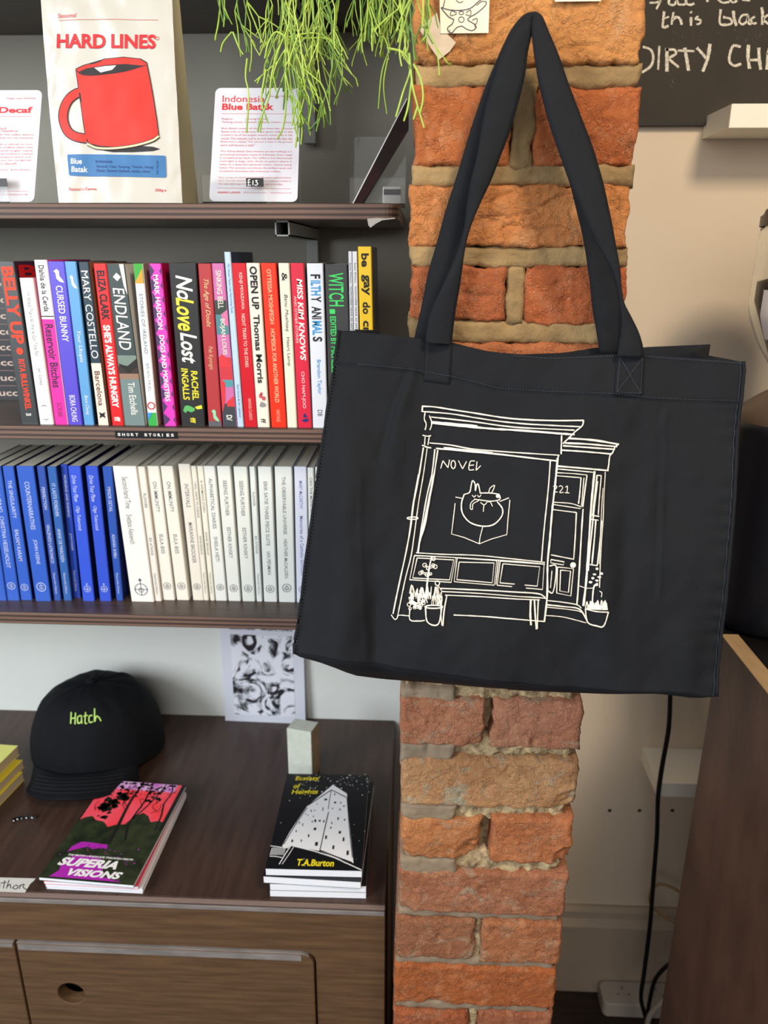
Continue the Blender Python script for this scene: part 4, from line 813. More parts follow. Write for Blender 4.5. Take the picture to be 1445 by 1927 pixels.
for e_, p_ in zip(swirl.node_tree.nodes['Color Ramp'].color_ramp.elements, (.40, .50)): e_.position = p_
Print(lambda x, y: S(x, y)).rect(.12, .16, .875, .93).build('picture', swirl, pr)
P = Print(lambda x, y: S(x, y, .0006)); P.text('MOUNTAINS', (.12, .115), (.42, .115), .03, .02, up=(0, -1)); P.text('MASSIVE PEAKS', (.50, .115), (.87, .115), .03, .02, up=(0, -1)); P.build('lettering', INK((60, 60, 70)), pr)

# baseball cap
cc = onZ(186, 1385, ZT); cc.y = min(cc.y, 1.142); cc.x = onY(186, 1385, cc.y).x; CXc, CYc = cc.x, cc.y
capM = mat('black cotton twill', (15, 18, 23), 0.8, 0.12, 30, 0.25, 900, .15)
capr = empty('baseball_cap', (CXc, CYc, ZT), 'black cotton baseball cap with small green embroidered word, on the cabinet', 'cap')
RX, RY, RH = .112, .108, .130; yawc = R(4)
def crown(az, el, off=0.0):
    # az 0 = front (towards the room)
    ce = math.cos(el) ** .62; se = math.sin(el) ** .95 if el > 0 else 0
    r = 1 - .012 * max(0, 1 - abs(((math.degrees(az) + 30) % 60) - 30) / 2.5) * ce
    front = max(0, math.cos(az))
    x = RX * ce * math.sin(az) * r; y = -RY * ce * math.cos(az) * r
    z = .012 + .022 * front * (1 - se) + RH * se * (1 + .03 * front) + .004 * noise.noise(Vector((math.sin(az) * 3, math.cos(az) * 3, el * 3)))
    p = Vector((x, y, z)); nrm = Vector((x / RX ** 2, y / RY ** 2, (z) / RH ** 2 * .6)).normalized(); p += nrm * off
    p = Matrix.Rotation(yawc, 3, 'Z') @ p; return Vector((CXc, CYc, ZT)) + p
nu, nv = 96, 26; vv = [crown(2 * math.pi * i / nu, math.pi / 2 * j / nv) for j in range(nv) for i in range(nu)] + [crown(0, math.pi / 2 * .9999)]
ff = [(j * nu + i, j * nu + (i + 1) % nu, (j + 1) * nu + (i + 1) % nu, (j + 1) * nu + i) for j in range(nv - 1) for i in range(nu)] + [((nv - 1) * nu + i, (nv - 1) * nu + (i + 1) % nu, nv * nu) for i in range(nu)]
vv_crown, ff_crown = vv, ff; o = obj('crown', vv, ff, capM, capr, True)
tp = crown(0, math.pi / 2 * .9999); v, f = lathe([(0, .006), (.006, .005), (.009, .001), (.009, -.002)], (tp.x, tp.y, tp.z), 16); obj('top_button', v, f, capM, capr, True)
def brim(u, v, dz=0):
    s = (u - .5) * 2; az = s * R(50); base = crown(az, 0.02); 
    d = Matrix.Rotation(yawc, 3, 'Z') @ Vector((s * .22, -1, 0)); L = .056 * math.sqrt(max(0, 1 - .80 * s * s))
    arch = .052 * (1 - s * s) ** 1.0 * (1 - .25 * v); zz = ZT + .0015 + arch * (.86 - .12 * v) + (base.z - ZT - .0015 - arch * .86) * (1 - v) ** 2
    p = base + d.normalized() * (L * v); return Vector((p.x, p.y, zz + dz))
v, f = grid(brim, 40, 14); o = obj('brim', v, f, capM, capr, True); solid(o, .003, 0)
P = Print(lambda u, w: brim(u, w, .0022))
for k in range(5): P.line([(.12 + .0 * k + u * .1, .28 + k * .13) for u in [q * .95 for q in range(9)]], .016)
P.build('brim_stitching', mat('cap stitching', (34, 38, 44), .8), capr)
from mathutils.bvhtree import BVHTree
cap_tree = BVHTree.FromPolygons([tuple(p) for p in vv_crown], ff_crown)
def capmap(x, y):                              # measured embroidery laid on the crown
    d = ray(x, y).normalized(); h = cap_tree.ray_cast(EYEV, d); return (h[0] - d * .0012) if h[0] else crown(0, .5)
P = Print(capmap)
for s_ in ([(134, 1340), (133, 1362)], [(142, 1341), (141, 1363)], [(134, 1352), (142, 1351)], [(152, 1346), (146, 1350), (147, 1361), (153, 1357), (153, 1346), (154, 1362)], [(161, 1340), (160, 1360), (164, 1361)], [(157, 1348), (165, 1346)], [(174, 1346), (168, 1348), (168, 1359), (175, 1358)], [(178, 1333), (178, 1358), (181, 1348), (186, 1350), (190, 1357)]): P.line(s_, 2.4)
P.build('embroidery', INK((176, 214, 110)), capr)
def interp(pts, t):
    if t <= pts[0][0]: return pts[0][1]
    for (a, b), (c, d) in zip(pts, pts[1:]):
        if t <= c: return b + (d - b) * (t - a) / (c - a)
    return pts[-1][1]
def dseg(px, py, pts):
    best = 1e9
    for (a, b), (c, d) in zip(pts, pts[1:]):
        vx, vy = c - a, d - b; t = max(0, min(1, ((px - a) * vx + (py - b) * vy) / (vx * vx + vy * vy))); best = min(best, math.hypot(px - a - t * vx, py - b - t * vy))
    return best
# ------------------------------------------------------------------ brick pillar
YP = 0.76
def brick_mat():
    m = bpy.data.materials.new('old fired brick'); m.use_nodes = True; nt = m.node_tree; b = nt.nodes['Principled BSDF']; L = nt.links.new
    b.inputs['Roughness'].default_value = 0.85; b.inputs['Specular IOR Level'].default_value = .25
    tc = nt.nodes.new('ShaderNodeTexCoord'); oi = nt.nodes.new('ShaderNodeObjectInfo')
    def noi(scale, det, rough=.6, dist=0):
        n = nt.nodes.new('ShaderNodeTexNoise'); n.inputs['Scale'].default_value = scale; n.inputs['Detail'].default_value = det; n.inputs['Roughness'].default_value = rough; n.inputs['Distortion'].default_value = dist; L(tc.outputs['Object'], n.inputs['Vector']); return n
    def ramp(src, p0, p1, c0=(0, 0, 0, 1), c1=(1, 1, 1, 1)):
        r = nt.nodes.new('ShaderNodeValToRGB'); r.color_ramp.elements[0].position = p0; r.color_ramp.elements[1].position = p1; r.color_ramp.elements[0].color = c0; r.color_ramp.elements[1].color = c1; L(src, r.inputs[0]); return r
    def mix(fac, a, c, mode='MIX'):
        x = nt.nodes.new('ShaderNodeMix'); x.data_type = 'RGBA'; x.blend_type = mode
        if hasattr(fac, 'is_output'): L(fac, x.inputs[0])
        else: x.inputs[0].default_value = fac
        for s, k in ((a, 6), (c, 7)):
            if hasattr(s, 'is_output'): L(s, x.inputs[k])
            else: x.inputs[k].default_value = s
        return x.outputs[2]
    big = ramp(noi(17, 6, .62, .8).outputs[0], .35, .66)
    c = mix(big.outputs[0], oi.outputs['Color'], mix(.45, oi.outputs['Color'], lin((150, 84, 50))))
    c = mix(ramp(noi(38, 5, .6, .5).outputs[0], .52, .72, (0, 0, 0, 1), (.75, .75, .75, 1)).outputs[0], c, mix(.5, oi.outputs['Color'], lin((214, 164, 122))))
    pale = ramp(noi(24, 8, .7, 1.2).outputs[0], .54, .68)
    mu = nt.nodes.new('ShaderNodeMath'); mu.operation = 'MULTIPLY'; L(pale.outputs[0], mu.inputs[0]); L(oi.outputs['Alpha'], mu.inputs[1])
    c = mix(mu.outputs[0], c, lin((178, 172, 148)))
    c = mix(ramp(noi(150, 6, .7).outputs[0], .30, .40, (.55, .55, .55, 1), (0, 0, 0, 1)).outputs[0], c, lin((92, 48, 34)))
    c = mix(ramp(noi(420, 3, .6).outputs[0], .62, .70, (0, 0, 0, 1), (.5, .5, .5, 1)).outputs[0], c, lin((236, 190, 150)))
    L(c, b.inputs['Base Color'])
    n1 = noi(130, 8, .72, .4); n2 = noi(620, 4, .6); ad = nt.nodes.new('ShaderNodeMath'); ad.operation = 'MULTIPLY_ADD'; ad.inputs[1].default_value = .35; L(n2.outputs[0], ad.inputs[0]); L(n1.outputs[0], ad.inputs[2])
    vo = nt.nodes.new('ShaderNodeTexVoronoi'); vo.feature = 'DISTANCE_TO_EDGE'; vo.inputs['Scale'].default_value = 26
    dn = noi(30, 4); mx = nt.nodes.new('ShaderNodeMix'); mx.data_type = 'VECTOR'; mx.inputs[0].default_value = .12; L(tc.outputs['Object'], mx.inputs[4]); L(dn.outputs[1], mx.inputs[5]); L(mx.outputs[1], vo.inputs['Vector'])
    cr = ramp(vo.outputs['Distance'], 0.0, .035); a2 = nt.nodes.new('ShaderNodeMath'); a2.operation = 'MULTIPLY_ADD'; a2.inputs[1].default_value = .22; L(cr.outputs[0], a2.inputs[0]); L(ad.outputs[0], a2.inputs[2])
    bp = nt.nodes.new('ShaderNodeBump'); bp.inputs['Strength'].default_value = 1.0; bp.inputs['Distance'].default_value = .0042; L(a2.outputs[0], bp.inputs['Height']); L(bp.outputs[0], b.inputs['Normal'])
    return m
M_BRICK = brick_mat()
M_MORT = mat('old sandy mortar', (168, 140, 98), .95, 0, 22, .9, 160, .2, 0, (1, 1, 1), (122, 100, 70), 8)
M_MORTC = mat('crumbly pale mortar', (196, 176, 136), .95, 0, 90, 1.0, 300, .2, 0, (1, 1, 1), (120, 98, 76), 8)
M_MORTS = mat('smooth grey mortar patch', (140, 124, 104), .85, .10, 40, .35, 120, .25)
pil = empty('brick_pillar', (onY(985, 900, YP).x, YP + .1, ZF), 'freestanding pillar of old orange bricks that the black tote bag hangs on', 'pillar')
def nz(x, y, z, s): return noise.noise(Vector((x * s, y * s, z * s)))
def brick(px0, px1, py0, py1, col, pale=.5, proud=0.0, chips=(), zt=None, zb=None, name='brick', m=None, dep=.20, seed=0.0, fine=.0021, rr=.005, amp=1.0, cracks=()):
    pm = (py0 + py1) / 2; x0 = onY(px0, pm, YP).x; x1 = onY(px1, pm, YP).x
    zt = onY((px0 + px1) / 2, py0, YP).z if zt is None else zt; zb = onY((px0 + px1) / 2, py1, YP).z if zb is None else zb
    yf = YP - proud; nx = max(6, int((x1 - x0) / fine)); nz_ = max(4, int((zt - zb) / fine)); V = []; Fc = []
    for j in range(nz_ + 1):
        for i in range(nx + 1):
            u = i / nx; w = j / nz_; x = x0 + (x1 - x0) * u; z = zb + (zt - zb) * w
            ex = min(x - x0, x1 - x); ez = min(z - zb, zt - z)
            ed = .0034 * amp * noise.noise(Vector((x * 60 + seed, z * 60, 3))) + .0012 * amp * noise.noise(Vector((x * 190 + seed, z * 190, 7)))
            kx = 1 - min(1, ex / .012); kz = 1 - min(1, ez / .012)
            x += ed * kx * (1 if u > .5 else -1) - .001 * kx * (1 if u > .5 else -1); z += ed * kz * (1 if w > .5 else -1) - .0006 * kz * (1 if w > .5 else -1)
            e = min(ex, ez); rl = rr * (1 + .8 * noise.noise(Vector((x * 40, z * 40, seed + 2))))
            if ex < rl and ez < rl: e = rl - math.hypot(rl - ex, rl - ez)
            y = yf + (rl - math.sqrt(max(0, rl * rl - max(0, rl - e) ** 2)) if e < rl else 0)
            y += amp * (-.0018 * nz(x, seed, z, 28) - .0013 * nz(x, seed + 4, z, 85) - .0011 * nz(x, seed + 9, z, 220))
            for ck in cracks: y += .0035 * math.exp(-(dseg(px0 + (px1 - px0) * u, py1 + (py0 - py1) * w, ck) / 2.0) ** 2)
            pit = noise.noise(Vector((x * 75, z * 75, seed + 20)));
            if pit > .38: y += (pit - .38) * .009 * amp
            for (cu, cw, cr, cd) in chips:
                q = math.hypot((u - cu) * (x1 - x0), (w - cw) * (zt - zb)) / cr
                if q < 1: y += cd * (1 - q * q) * (1 + .5 * nz(x, 1, z, 120))
            V.append((x, y, z))
    W = nx + 1
    for j in range(nz_):
        for i in range(nx): a = j * W + i; Fc.append((a, a + 1, a + W + 1, a + W))
    ringi = [i for i in range(W)] + [j * W + nx for j in range(1, nz_ + 1)] + [nz_ * W + i for i in range(nx - 1, -1, -1)] + [j * W for j in range(nz_ - 1, 0, -1)]
    n = len(ringi); last = ringi
    for dd in (.02, .06, .12, dep):
        k = len(V)
        for q, i in enumerate(ringi):
            x, y, z = V[i]; s = 1 + 0 * dd; g = .0008 * noise.noise(Vector((x * 90, (yf + dd) * 90, z * 90)))
            V.append((x + g * (1 if x > (x0 + x1) / 2 else -1), yf + dd, z + g))
        cur = list(range(k, k + n)); Fc += [(last[q], cur[q], cur[(q + 1) % n], last[(q + 1) % n]) for q in range(n)]; last = cur
    Fc.append(tuple(last[::-1]))
    o = obj(name, V, Fc, m or M_BRICK, pil, True)
    c = lin(col); o.color = (c[0], c[1], c[2], pale); return o
OR1, OR2, RD, PK, BR = (210, 146, 98), (200, 122, 78), (174, 96, 66), (196, 118, 90), (176, 100, 66)
brick(775, 1216, -60, 122, (226, 158, 92), .25, .001, [(.12, .75, .03, .004), (.48, .82, .014, .010)], seed=1, fine=.0016, cracks=[[(850, 78), (862, 55), (885, 40), (890, 20)], [(800, 108), (830, 95), (870, 90), (905, 98), (935, 85)], [(1060, 92), (1100, 85), (1135, 88), (1180, 105)], [(990, 5), (960, 25), (940, 35)]])
brick(776, 966, 160, 312, (200, 116, 66), .1, 0, [(.08, .12, .015, .003)], seed=2)
brick(1004, 1206, 160, 316, (200, 112, 64), .1, .0005, [(.93, .1, .016, .006)], seed=3)
brick(769, 1187, 347, 466, (218, 142, 82), .15, .001, [(.04, .1, .016, .004)], seed=4, fine=.0016, cracks=[[(913, 385), (934, 371), (961, 361)], [(892, 416), (927, 404), (960, 408), (1000, 400)], [(1017, 388), (1044, 371), (1075, 360)], [(948, 426), (975, 423), (1010, 430), (1060, 427)], [(950, 429), (945, 436)]])
brick(772, 955, 500, 604, (194, 110, 68), .15, 0, [(.32, .88, .012, .006), (.03, .15, .016, .004)], seed=5)
brick(985, 1182, 500, 615, (198, 108, 64), .1, .0005, [], seed=6, cracks=[[(1044, 530), (1072, 528), (1103, 523)], [(1080, 565), (1100, 555)]])
zA = onY(960, 644, YP).z; zB = onY(960, 1302, YP).z; hidden = 5; pitch = (zA - zB) / hidden
for k in range(hidden):
    zt_, zb_ = zA - k * pitch, zA - (k + 1) * pitch + .012
    if k % 2 == 0: brick(768 - 3 * k, 1186 - 14 * k, 700, 720, OR2, .2, 0, zt=zt_, zb=zb_, seed=30 + k, fine=.006) if k else brick(770, 1188, 700, 720, OR2, .2, 0, zt=zt_, zb=zb_, seed=30, fine=.004)
    else:
        brick(762, 930, 900, 920, RD, .2, 0, zt=zt_, zb=zb_, seed=40 + k, fine=.006); brick(945, 1140, 900, 920, OR2, .2, 0, zt=zt_, zb=zb_, seed=50 + k, fine=.006)
brick(752, 914, 1314, 1403, (196, 132, 100), .9, .003, [(.98, .05, .02, .006)], seed=7, rr=.006)
brick(926, 1096, 1318, 1410, (192, 134, 106), .95, .002, [(.02, .9, .014, .004)], seed=8, rr=.005)
brick(753, 1089, 1427, 1520, (206, 158, 112), 1.0, .003, [(.98, .1, .026, .010), (.8, .95, .03, .003)], seed=9, rr=.006)
brick(755, 906, 1540, 1618, (212, 142, 90), .5, .002, [(.97, .1, .03, .012), (.02, .0, .014, .006)], seed=10, rr=.008)
brick(922, 1079, 1537, 1624, (200, 126, 82), .4, .003, [(.96, .12, .02, .012)], seed=11, rr=.006)
brick(750, 1067, 1641, 1722, (180, 120, 90), .7, .001, [(.0, .0, .018, .008)], seed=12, rr=.005)
brick(743, 895, 1732, 1808, (168, 114, 84), .6, -.001, [], seed=13)
brick(905, 1058, 1737, 1815, (188, 122, 84), .5, .001, [], seed=14)
brick(741, 1048, 1822, 1895, (190, 108, 60), .2, .0, [(.25, .0, .014, .006)], seed=15)
brick(740, 882, 1906, 1990, (186, 104, 66), .3, 0, [], seed=16)
brick(896, 1037, 1908, 1992, (174, 106, 76), .3, 0, [], seed=17)
zc = onY(890, 1990, YP).z; k = 0
while zc - .075 > ZF:
    zt_ = zc - .010; zb_ = zt_ - .068; cx = onY(890, 1990, YP).x; k += 1; zc = zb_
    x0p, x1p = 739, 1037
    for (a, b) in (((739, 1037),) if k % 2 else ((739, 880), (893, 1037))):
        brick(a, b, 1950, 1980, RD, .2, 0, zt=zt_, zb=zb_, seed=60 + k + a * .01, fine=.010)
# mortar core and joints
xl = onY(778, 1000, YP).x; xr = onY(1125, 1000, YP).x; cl = onY(772, 400, YP + .01).x + .004; cr_ = onY(1180, 400, YP + .01).x - .008
v, f = box(cl, cr_, YP + .03, YP + .195, ZF, 2.1); obj('mortar_core', v, f, M_MORTC, pil)
def joint(px0, px1, py0, py1, yoff, m, seed, amp=1.0, rr=.003):
    save = globals()['YP']
    return brick(px0, px1, py0, py1, (1, 1, 1), 0, -yoff, (), None, None, 'mortar_joint', m, .03, seed, .0032, rr, amp)
joint(780, 1210, 118, 165, .0022, M_MORT, 101, 1.0); joint(772, 1196, 308, 352, .0022, M_MORT, 102, 1.0)
joint(769, 1186, 462, 505, .0022, M_MORT, 103, 1.0); joint(768, 1184, 601, 648, .0022, M_MORT, 104, 1.0)
joint(960, 1010, 155, 318, .0015, M_MORT, 105, 1.0); joint(951, 990, 495, 612, .002, M_MORT, 106, 1.0)
for (a, b, c, d, xs) in ((752, 1092, 1298, 1322, 858), (753, 1086, 1400, 1431, 856), (755, 1078, 1514, 1545, 862), (752, 1060, 1616, 1646, 858)):
    joint(a + 4, b - 8, c - 3, d + 3, .007, M_MORTC, a + c, 3.0, .006); joint(a, xs, c - 1, d + 2, .0005, M_MORTS, c, 1.3)
for (a, b, c, d) in ((746, 1055, 1719, 1737), (743, 1045, 1806, 1826), (742, 1036, 1892, 1910)): joint(a, b, c, d, .005, M_MORTS, c, .8)
joint(892, 908, 1728, 1820, .008, M_MORTC, 201); joint(880, 898, 1900, 1990, .006, M_MORTC, 202)

# ------------------------------------------------------------------ papers on the pillar
def paper_on(name, px, Y, label, cat, m, thick=.0004):
    pts = [onY(x, y, Y) for x, y in px]; v, f = extrude(pts, Vector((0, thick, 0))); return tag(obj(name, v, f, m), label, cat)
M_TAPE = mat('masking tape', (206, 186, 162), .6, .06, 80, .3, 160)
paper_on('tape_piece', [(788, 54), (822, 24), (829, 52), (858, 80), (846, 97), (826, 112), (812, 92)], YP - .0042, 'piece of crinkled masking tape below the cream doodle paper on the pillar', 'tape', M_TAPE)
o = paper_on('doodle_paper', [(826, -30), (922, -34), (919, 62), (829, 63)], YP - .0050, 'square cream paper with an ink doodle taped near the top of the pillar', 'drawing', mat('cream paper', (236, 226, 198), .7))
P = Print(lambda x, y: onY(740 + x / 2.89, y / 2.89, YP - .0054)); bk = INK((40, 40, 70))
for s_, w in (([(262, 40), (300, 52), (360, 56), (420, 44), (460, 10), (490, -10)], 5), ([(280, 0), (270, 40), (262, 44), (300, 90), (330, 105)], 5), ([(330, 105), (320, 130), (296, 150), (300, 172)], 5), ([(300, 172), (318, 178), (345, 150), (372, 140)], 5), ([(372, 140), (400, 158), (430, 166), (452, 150)], 5), ([(452, 150), (440, 130), (405, 108), (420, 90)], 5), ([(420, 90), (455, 70), (500, 30), (505, 8)], 5), ([(505, 8), (480, 8), (450, 30)], 4),
              ([(345, 70), (318, 58), (312, 84), (345, 76)], 4), ([(395, 70), (420, 54), (418, 84), (392, 78)], 4), ([(428, 110), (455, 100), (452, 128), (438, 130)], 4), ([(310, 160), (304, 175)], 3), ([(440, 142), (452, 150)], 3), ([(340, 0), (360, 14), (380, 6)], 4)): P.line(s_, w)
P.ring((370, 70), 13, 4, 9).ring((370, 106), 15, 4).build('ink_drawing', bk, o)
paper_on('cream_note', [(1040, -40), (1132, -40), (1131, 2), (1044, 3)], YP - .0050, 'lower edge of a cream note at the very top of the pillar', 'note', mat('cream paper', (1, 1, 1)))

# ------------------------------------------------------------------ tote bag
M_BAG = mat('black cotton canvas', (15, 18, 24), .8, .06, 60, .35, 1300, .3)
M_BAGT = mat('canvas stitching', (52, 58, 70), .8)
bagE = empty('tote_bag', (onY(1000, 900, .7).x, .70, onY(960, 1300, .66).z), 'large black canvas tote bag with white shopfront drawing, hung on the brick pillar', 'bag')
q1, q2, q3 = onY(638, 622, .715), onY(1400, 680, .688), onY(950, 1270, .618)
BP, BN = plane_of(q1, q2, q3)
TOPE = [(638, 622), (700, 629), (780, 636), (850, 643), (878, 651), (915, 659), (965, 665), (1030, 669), (1100, 668), (1162, 666), (1212, 667), (1300, 673), (1399, 680)]
BOTE = [(555, 1230), (600, 1233), (640, 1237), (700, 1247), (800, 1261), (900, 1274), (1000, 1287), (1100, 1296), (1200, 1300), (1260, 1301), (1300, 1306), (1331, 1313), (1349, 1311)]
LEFE = [(622, 638), (660, 633), (700, 628), (770, 616), (830, 608), (900, 598), (980, 588), (1060, 575), (1130, 566), (1180, 560), (1210, 554), (1230, 555)]
RIGE = [(680, 1399), (700, 1400), (757, 1395), (830, 1387), (960, 1377), (1100, 1364), (1200, 1357), (1260, 1352), (1311, 1349)]
HEM = [(600, 684), (674, 689), (780, 698), (860, 712), (934, 731), (1027, 738), (1152, 744), (1231, 751), (1386, 757)]
C1 = [(1256, 768), (1249, 800), (1252, 860), (1246, 930), (1243, 1010), (1236, 1120)]
C2 = [(682, 900), (680, 1000), (686, 1120), (692, 1238)]
C3 = [(765, 700), (738, 770), (715, 860)]; C4 = [(850, 725), (880, 716)]
C5 = [(900, 690), (905, 760)]; C6 = [(640, 720), (668, 705), (700, 712)]; C7 = [(600, 980), (640, 985)]
def bag_d(px, py):
    d = .0085 * noise.noise(Vector((px / 190, py / 300, 1.3))) + .0036 * noise.noise(Vector((px / 85, py / 130, 4.1))) + .0006 * noise.noise(Vector((px / 26, py / 40, 2)))
    d += .0105 * math.exp(-((px - (640 + (1230 - py) * .05)) / 42) ** 2) * max(0, min(1, (py - 760) / 200))
    d -= .0065 * math.exp(-((px - (700 + (py - 900) * .03)) / 20) ** 2) * max(0, min(1, (py - 1020) / 150))
    d += .0012 * math.exp(-(dseg(px, py, C1) / 3.5) ** 2) - .0007 * math.exp(-((dseg(px + 9, py, C1)) / 5) ** 2)
    d += .0010 * math.exp(-(dseg(px, py, C2) / 3.5) ** 2) - .0016 * math.exp(-(dseg(px, py, C3) / 7) ** 2) + .0014 * math.exp(-(dseg(px - 14, py, C3) / 9) ** 2)
    d += .0055 * math.exp(-((px - 640) / 60) ** 2 - ((py - 880) / 120) ** 2)
    d += .0022 * math.exp(-((px - (770 + (py - 700) * -.18)) / 16) ** 2) * math.exp(-((py - 790) / 110) ** 2) - .0044 * math.exp(-((px - (1180 + (py - 1000) * -.12)) / 24) ** 2) * math.exp(-((py - 1050) / 160) ** 2) + .0048 * math.exp(-((px - (1130 + (py - 1000) * .05)) / 30) ** 2) * math.exp(-((py - 1150) / 110) ** 2) + .003 * math.exp(-((px - 1290) / 24) ** 2) * math.exp(-((py - 1230) / 70) ** 2)
    d += .0012 * noise.noise(Vector(((px + py * .6) / 46, (py - px * .3) / 90, 11)))
    hm = interp(HEM, px)
    if py < hm: d += .0013
    d -= .0009 * math.exp(-((py - hm - 2) / 3.0) ** 2)
    xr = interp(RIGE, py); d += .0011 * math.sin(py / 5.2 + 2 * math.sin(py / 31)) * math.exp(-(xr - px) / 22) * (py > 760) * min(1, (xr - px) / 6 + .1)
    yb = interp(BOTE, px); d += .0016 * math.sin(px / 27 + 1.5 * math.sin(px / 80)) * math.exp(-(yb - py) / 45)
    d += .012 * math.exp(-((px - 1000) / 300) ** 2) * math.exp(-((py - 1180) / 200) ** 2)
    return d
def bag_pt(px, py, off=0.0): return onP(px, py, BP, BN) + BN * (bag_d(px, py) + off)
NU, NV = 168, 132
def coons(u, w):
    tx = 638 + (1399 - 638) * u; ty = interp(TOPE, tx); bx = 555 + (1349 - 555) * u; by = interp(BOTE, bx)
    ly = 622 + (1230 - 622) * w; lx = interp(LEFE, ly); ry = 680 + (1311 - 680) * w; rx = interp(RIGE, ry)
    x = (1 - w) * tx + w * bx + (1 - u) * lx + u * rx - ((1 - u) * (1 - w) * 638 + u * (1 - w) * 1399 + (1 - u) * w * 555 + u * w * 1349)
    y = (1 - w) * ty + w * by + (1 - u) * ly + u * ry - ((1 - u) * (1 - w) * 622 + u * (1 - w) * 680 + (1 - u) * w * 1230 + u * w * 1311)
    return x, y
v, f = grid(lambda u, w: bag_pt(*coons(u, w)), NU, NV); front = obj('front_panel', v, f, M_BAG, bagE, True); solid(front, .0012, 1.0)
FL = [v[j * (NU + 1)] for j in range(NV + 1)]; FR = [v[j * (NU + 1) + NU] for j in range(NV + 1)]; FT = v[:NU + 1]; FB = v[NV * (NU + 1):]
# rolled seams at both sides
for E, nm in ((FL, 'side_seam'), (FR, 'side_seam')):
    vv, ff = tube([p + BN * .0004 for p in E[::2]], .0017, 6); obj(nm, vv, ff, M_BAG, bagE, True)
# back panel against the bricks
YB = .7475
BTOP = [(668, 620), (760, 634), (860, 652), (960, 668), (1060, 664), (1100, 658), (1128, 653), (1165, 660), (1210, 653.5), (1280, 650.5), (1336, 648)]
def backpt(u, w):
    px = 668 + (1336 - 668) * u; t = onY(px, interp(BTOP, px), YB)
    bx = 660 + (1200 - 660) * u; b = onY(bx, interp([(660, 1268), (760, 1280), (900, 1291), (1000, 1298), (1100, 1301.5), (1200, 1299)], bx), YB - .004)
    if w > 0: b.x = t.x + (b.x - t.x) * .55
    p = t.lerp(b, w); p.y = YB - .004 * w + .0015 * noise.noise(Vector((u * 5, w * 5, 8))); return p
v, f = grid(backpt, 40, 30); back = obj('back_panel', v, f, M_BAG, bagE, True); solid(back, .0012)
BL = [v[j * 41] for j in range(31)]; BR_ = [v[j * 41 + 40] for j in range(31)]; BB = v[30 * 41:]
def rs(E, n): return [E[min(len(E) - 1, int(i * (len(E) - 1) / (n - 1)))] for i in range(n)]
for A, B, s in ((rs(FL, 24), rs(BL, 24), 1), (rs(FR, 24), rs(BR_, 24), -1)):
    vv = []; ff = []
    for i in range(24):
        m = (A[i] + B[i]) / 2 + Vector((s * (.030 if i < 12 else .030 - .0015 * (i - 12)), 0, 0)); vv += [A[i] - BN * .002, m, B[i]]
    for i in range(23):
        for k in range(2): ff.append((3 * i + k, 3 * i + k + 1, 3 * i + k + 4, 3 * i + k + 3))
    g = obj('side_gusset', vv, ff, M_BAG, bagE, True); solid(g, .001)
# bottom gusset: sags behind the front seam
A = rs(FB, 41); vv = []; ff = []
BG = [(575, 1234), (610, 1248), (665, 1270), (720, 1277), (800, 1283), (900, 1292), (1000, 1299), (1095, 1303), (1180, 1301.5), (1260, 1300), (1345, 1309)]
for i in range(41):
    u = i / 40; px = 575 + (1345 - 575) * u; yy = .70 - .02 * u; c = onY(px, interp(BG, px), yy); c.x = min(c.x, A[i].x + .004) if u > .5 else max(c.x, A[i].x - .004); vv += [A[i] - BN * .001, (A[i] + c) / 2 + Vector((0, 0, -.002)), c, Vector((c.x + (.5 - u) * .10, YB - .006, c.z + .008))]
for i in range(40):
    for k in range(3): ff.append((4 * i + k, 4 * i + k + 1, 4 * i + k + 5, 4 * i + k + 4))
g = obj('bottom_gusset', vv, ff, M_BAG, bagE, True); solid(g, .001)
# strap patches
def patch(q, off=.0014):
    def fn(u, w):
        x = (1 - w) * ((1 - u) * q[0][0] + u * q[1][0]) + w * ((1 - u) * q[3][0] + u * q[2][0]); y = (1 - w) * ((1 - u) * q[0][1] + u * q[1][1]) + w * ((1 - u) * q[3][1] + u * q[2][1]); return bag_pt(x, y, off)
    v, f = grid(fn, 8, 10); o = obj('strap_patch', v, f, M_BAG, bagE, True); solid(o, .0010, 1.0)
patch([(1161, 670), (1211, 671), (1208, 746), (1154, 743)]); patch([(802, 641), (850, 645), (846, 722), (797, 716)], .0013)
# stitching
P = Print(lambda x, y: bag_pt(x, y, .0018)); 
def stitches(pts, step=5.2, w=1.1, ln=3.0):
    tot = 0
    for (a, b), (c, d) in zip(pts, pts[1:]):
        L = math.hypot(c - a, d - b); n = int(L / step)
        for i in range(n): t = i / n; t2 = t + ln / L; P.line([(a + (c - a) * t, b + (d - b) * t), (a + (c - a) * t2, b + (d - b) * t2)], w, False)
stitches([(x, y - 2.5) for x, y in HEM[1:]]); stitches([(x, y + 4) for x, y in TOPE[6:]]); stitches([(x - 7, y) for y, x in RIGE], 4.6); stitches([(x + 4, y) for y, x in LEFE[1:]], 6, .8)
P.build('stitching', M_BAGT, bagE)
P = Print(lambda x, y: bag_pt(x, y, .0036)); stitches([(1165, 674), (1158, 739), (1204, 741), (1207, 675), (1165, 674)], 4.2, .9); stitches([(1165, 674), (1204, 741)], 4.2, .9); stitches([(1207, 675), (1158, 739)], 4.2, .9); P.build('stitching', M_BAGT, bagE)
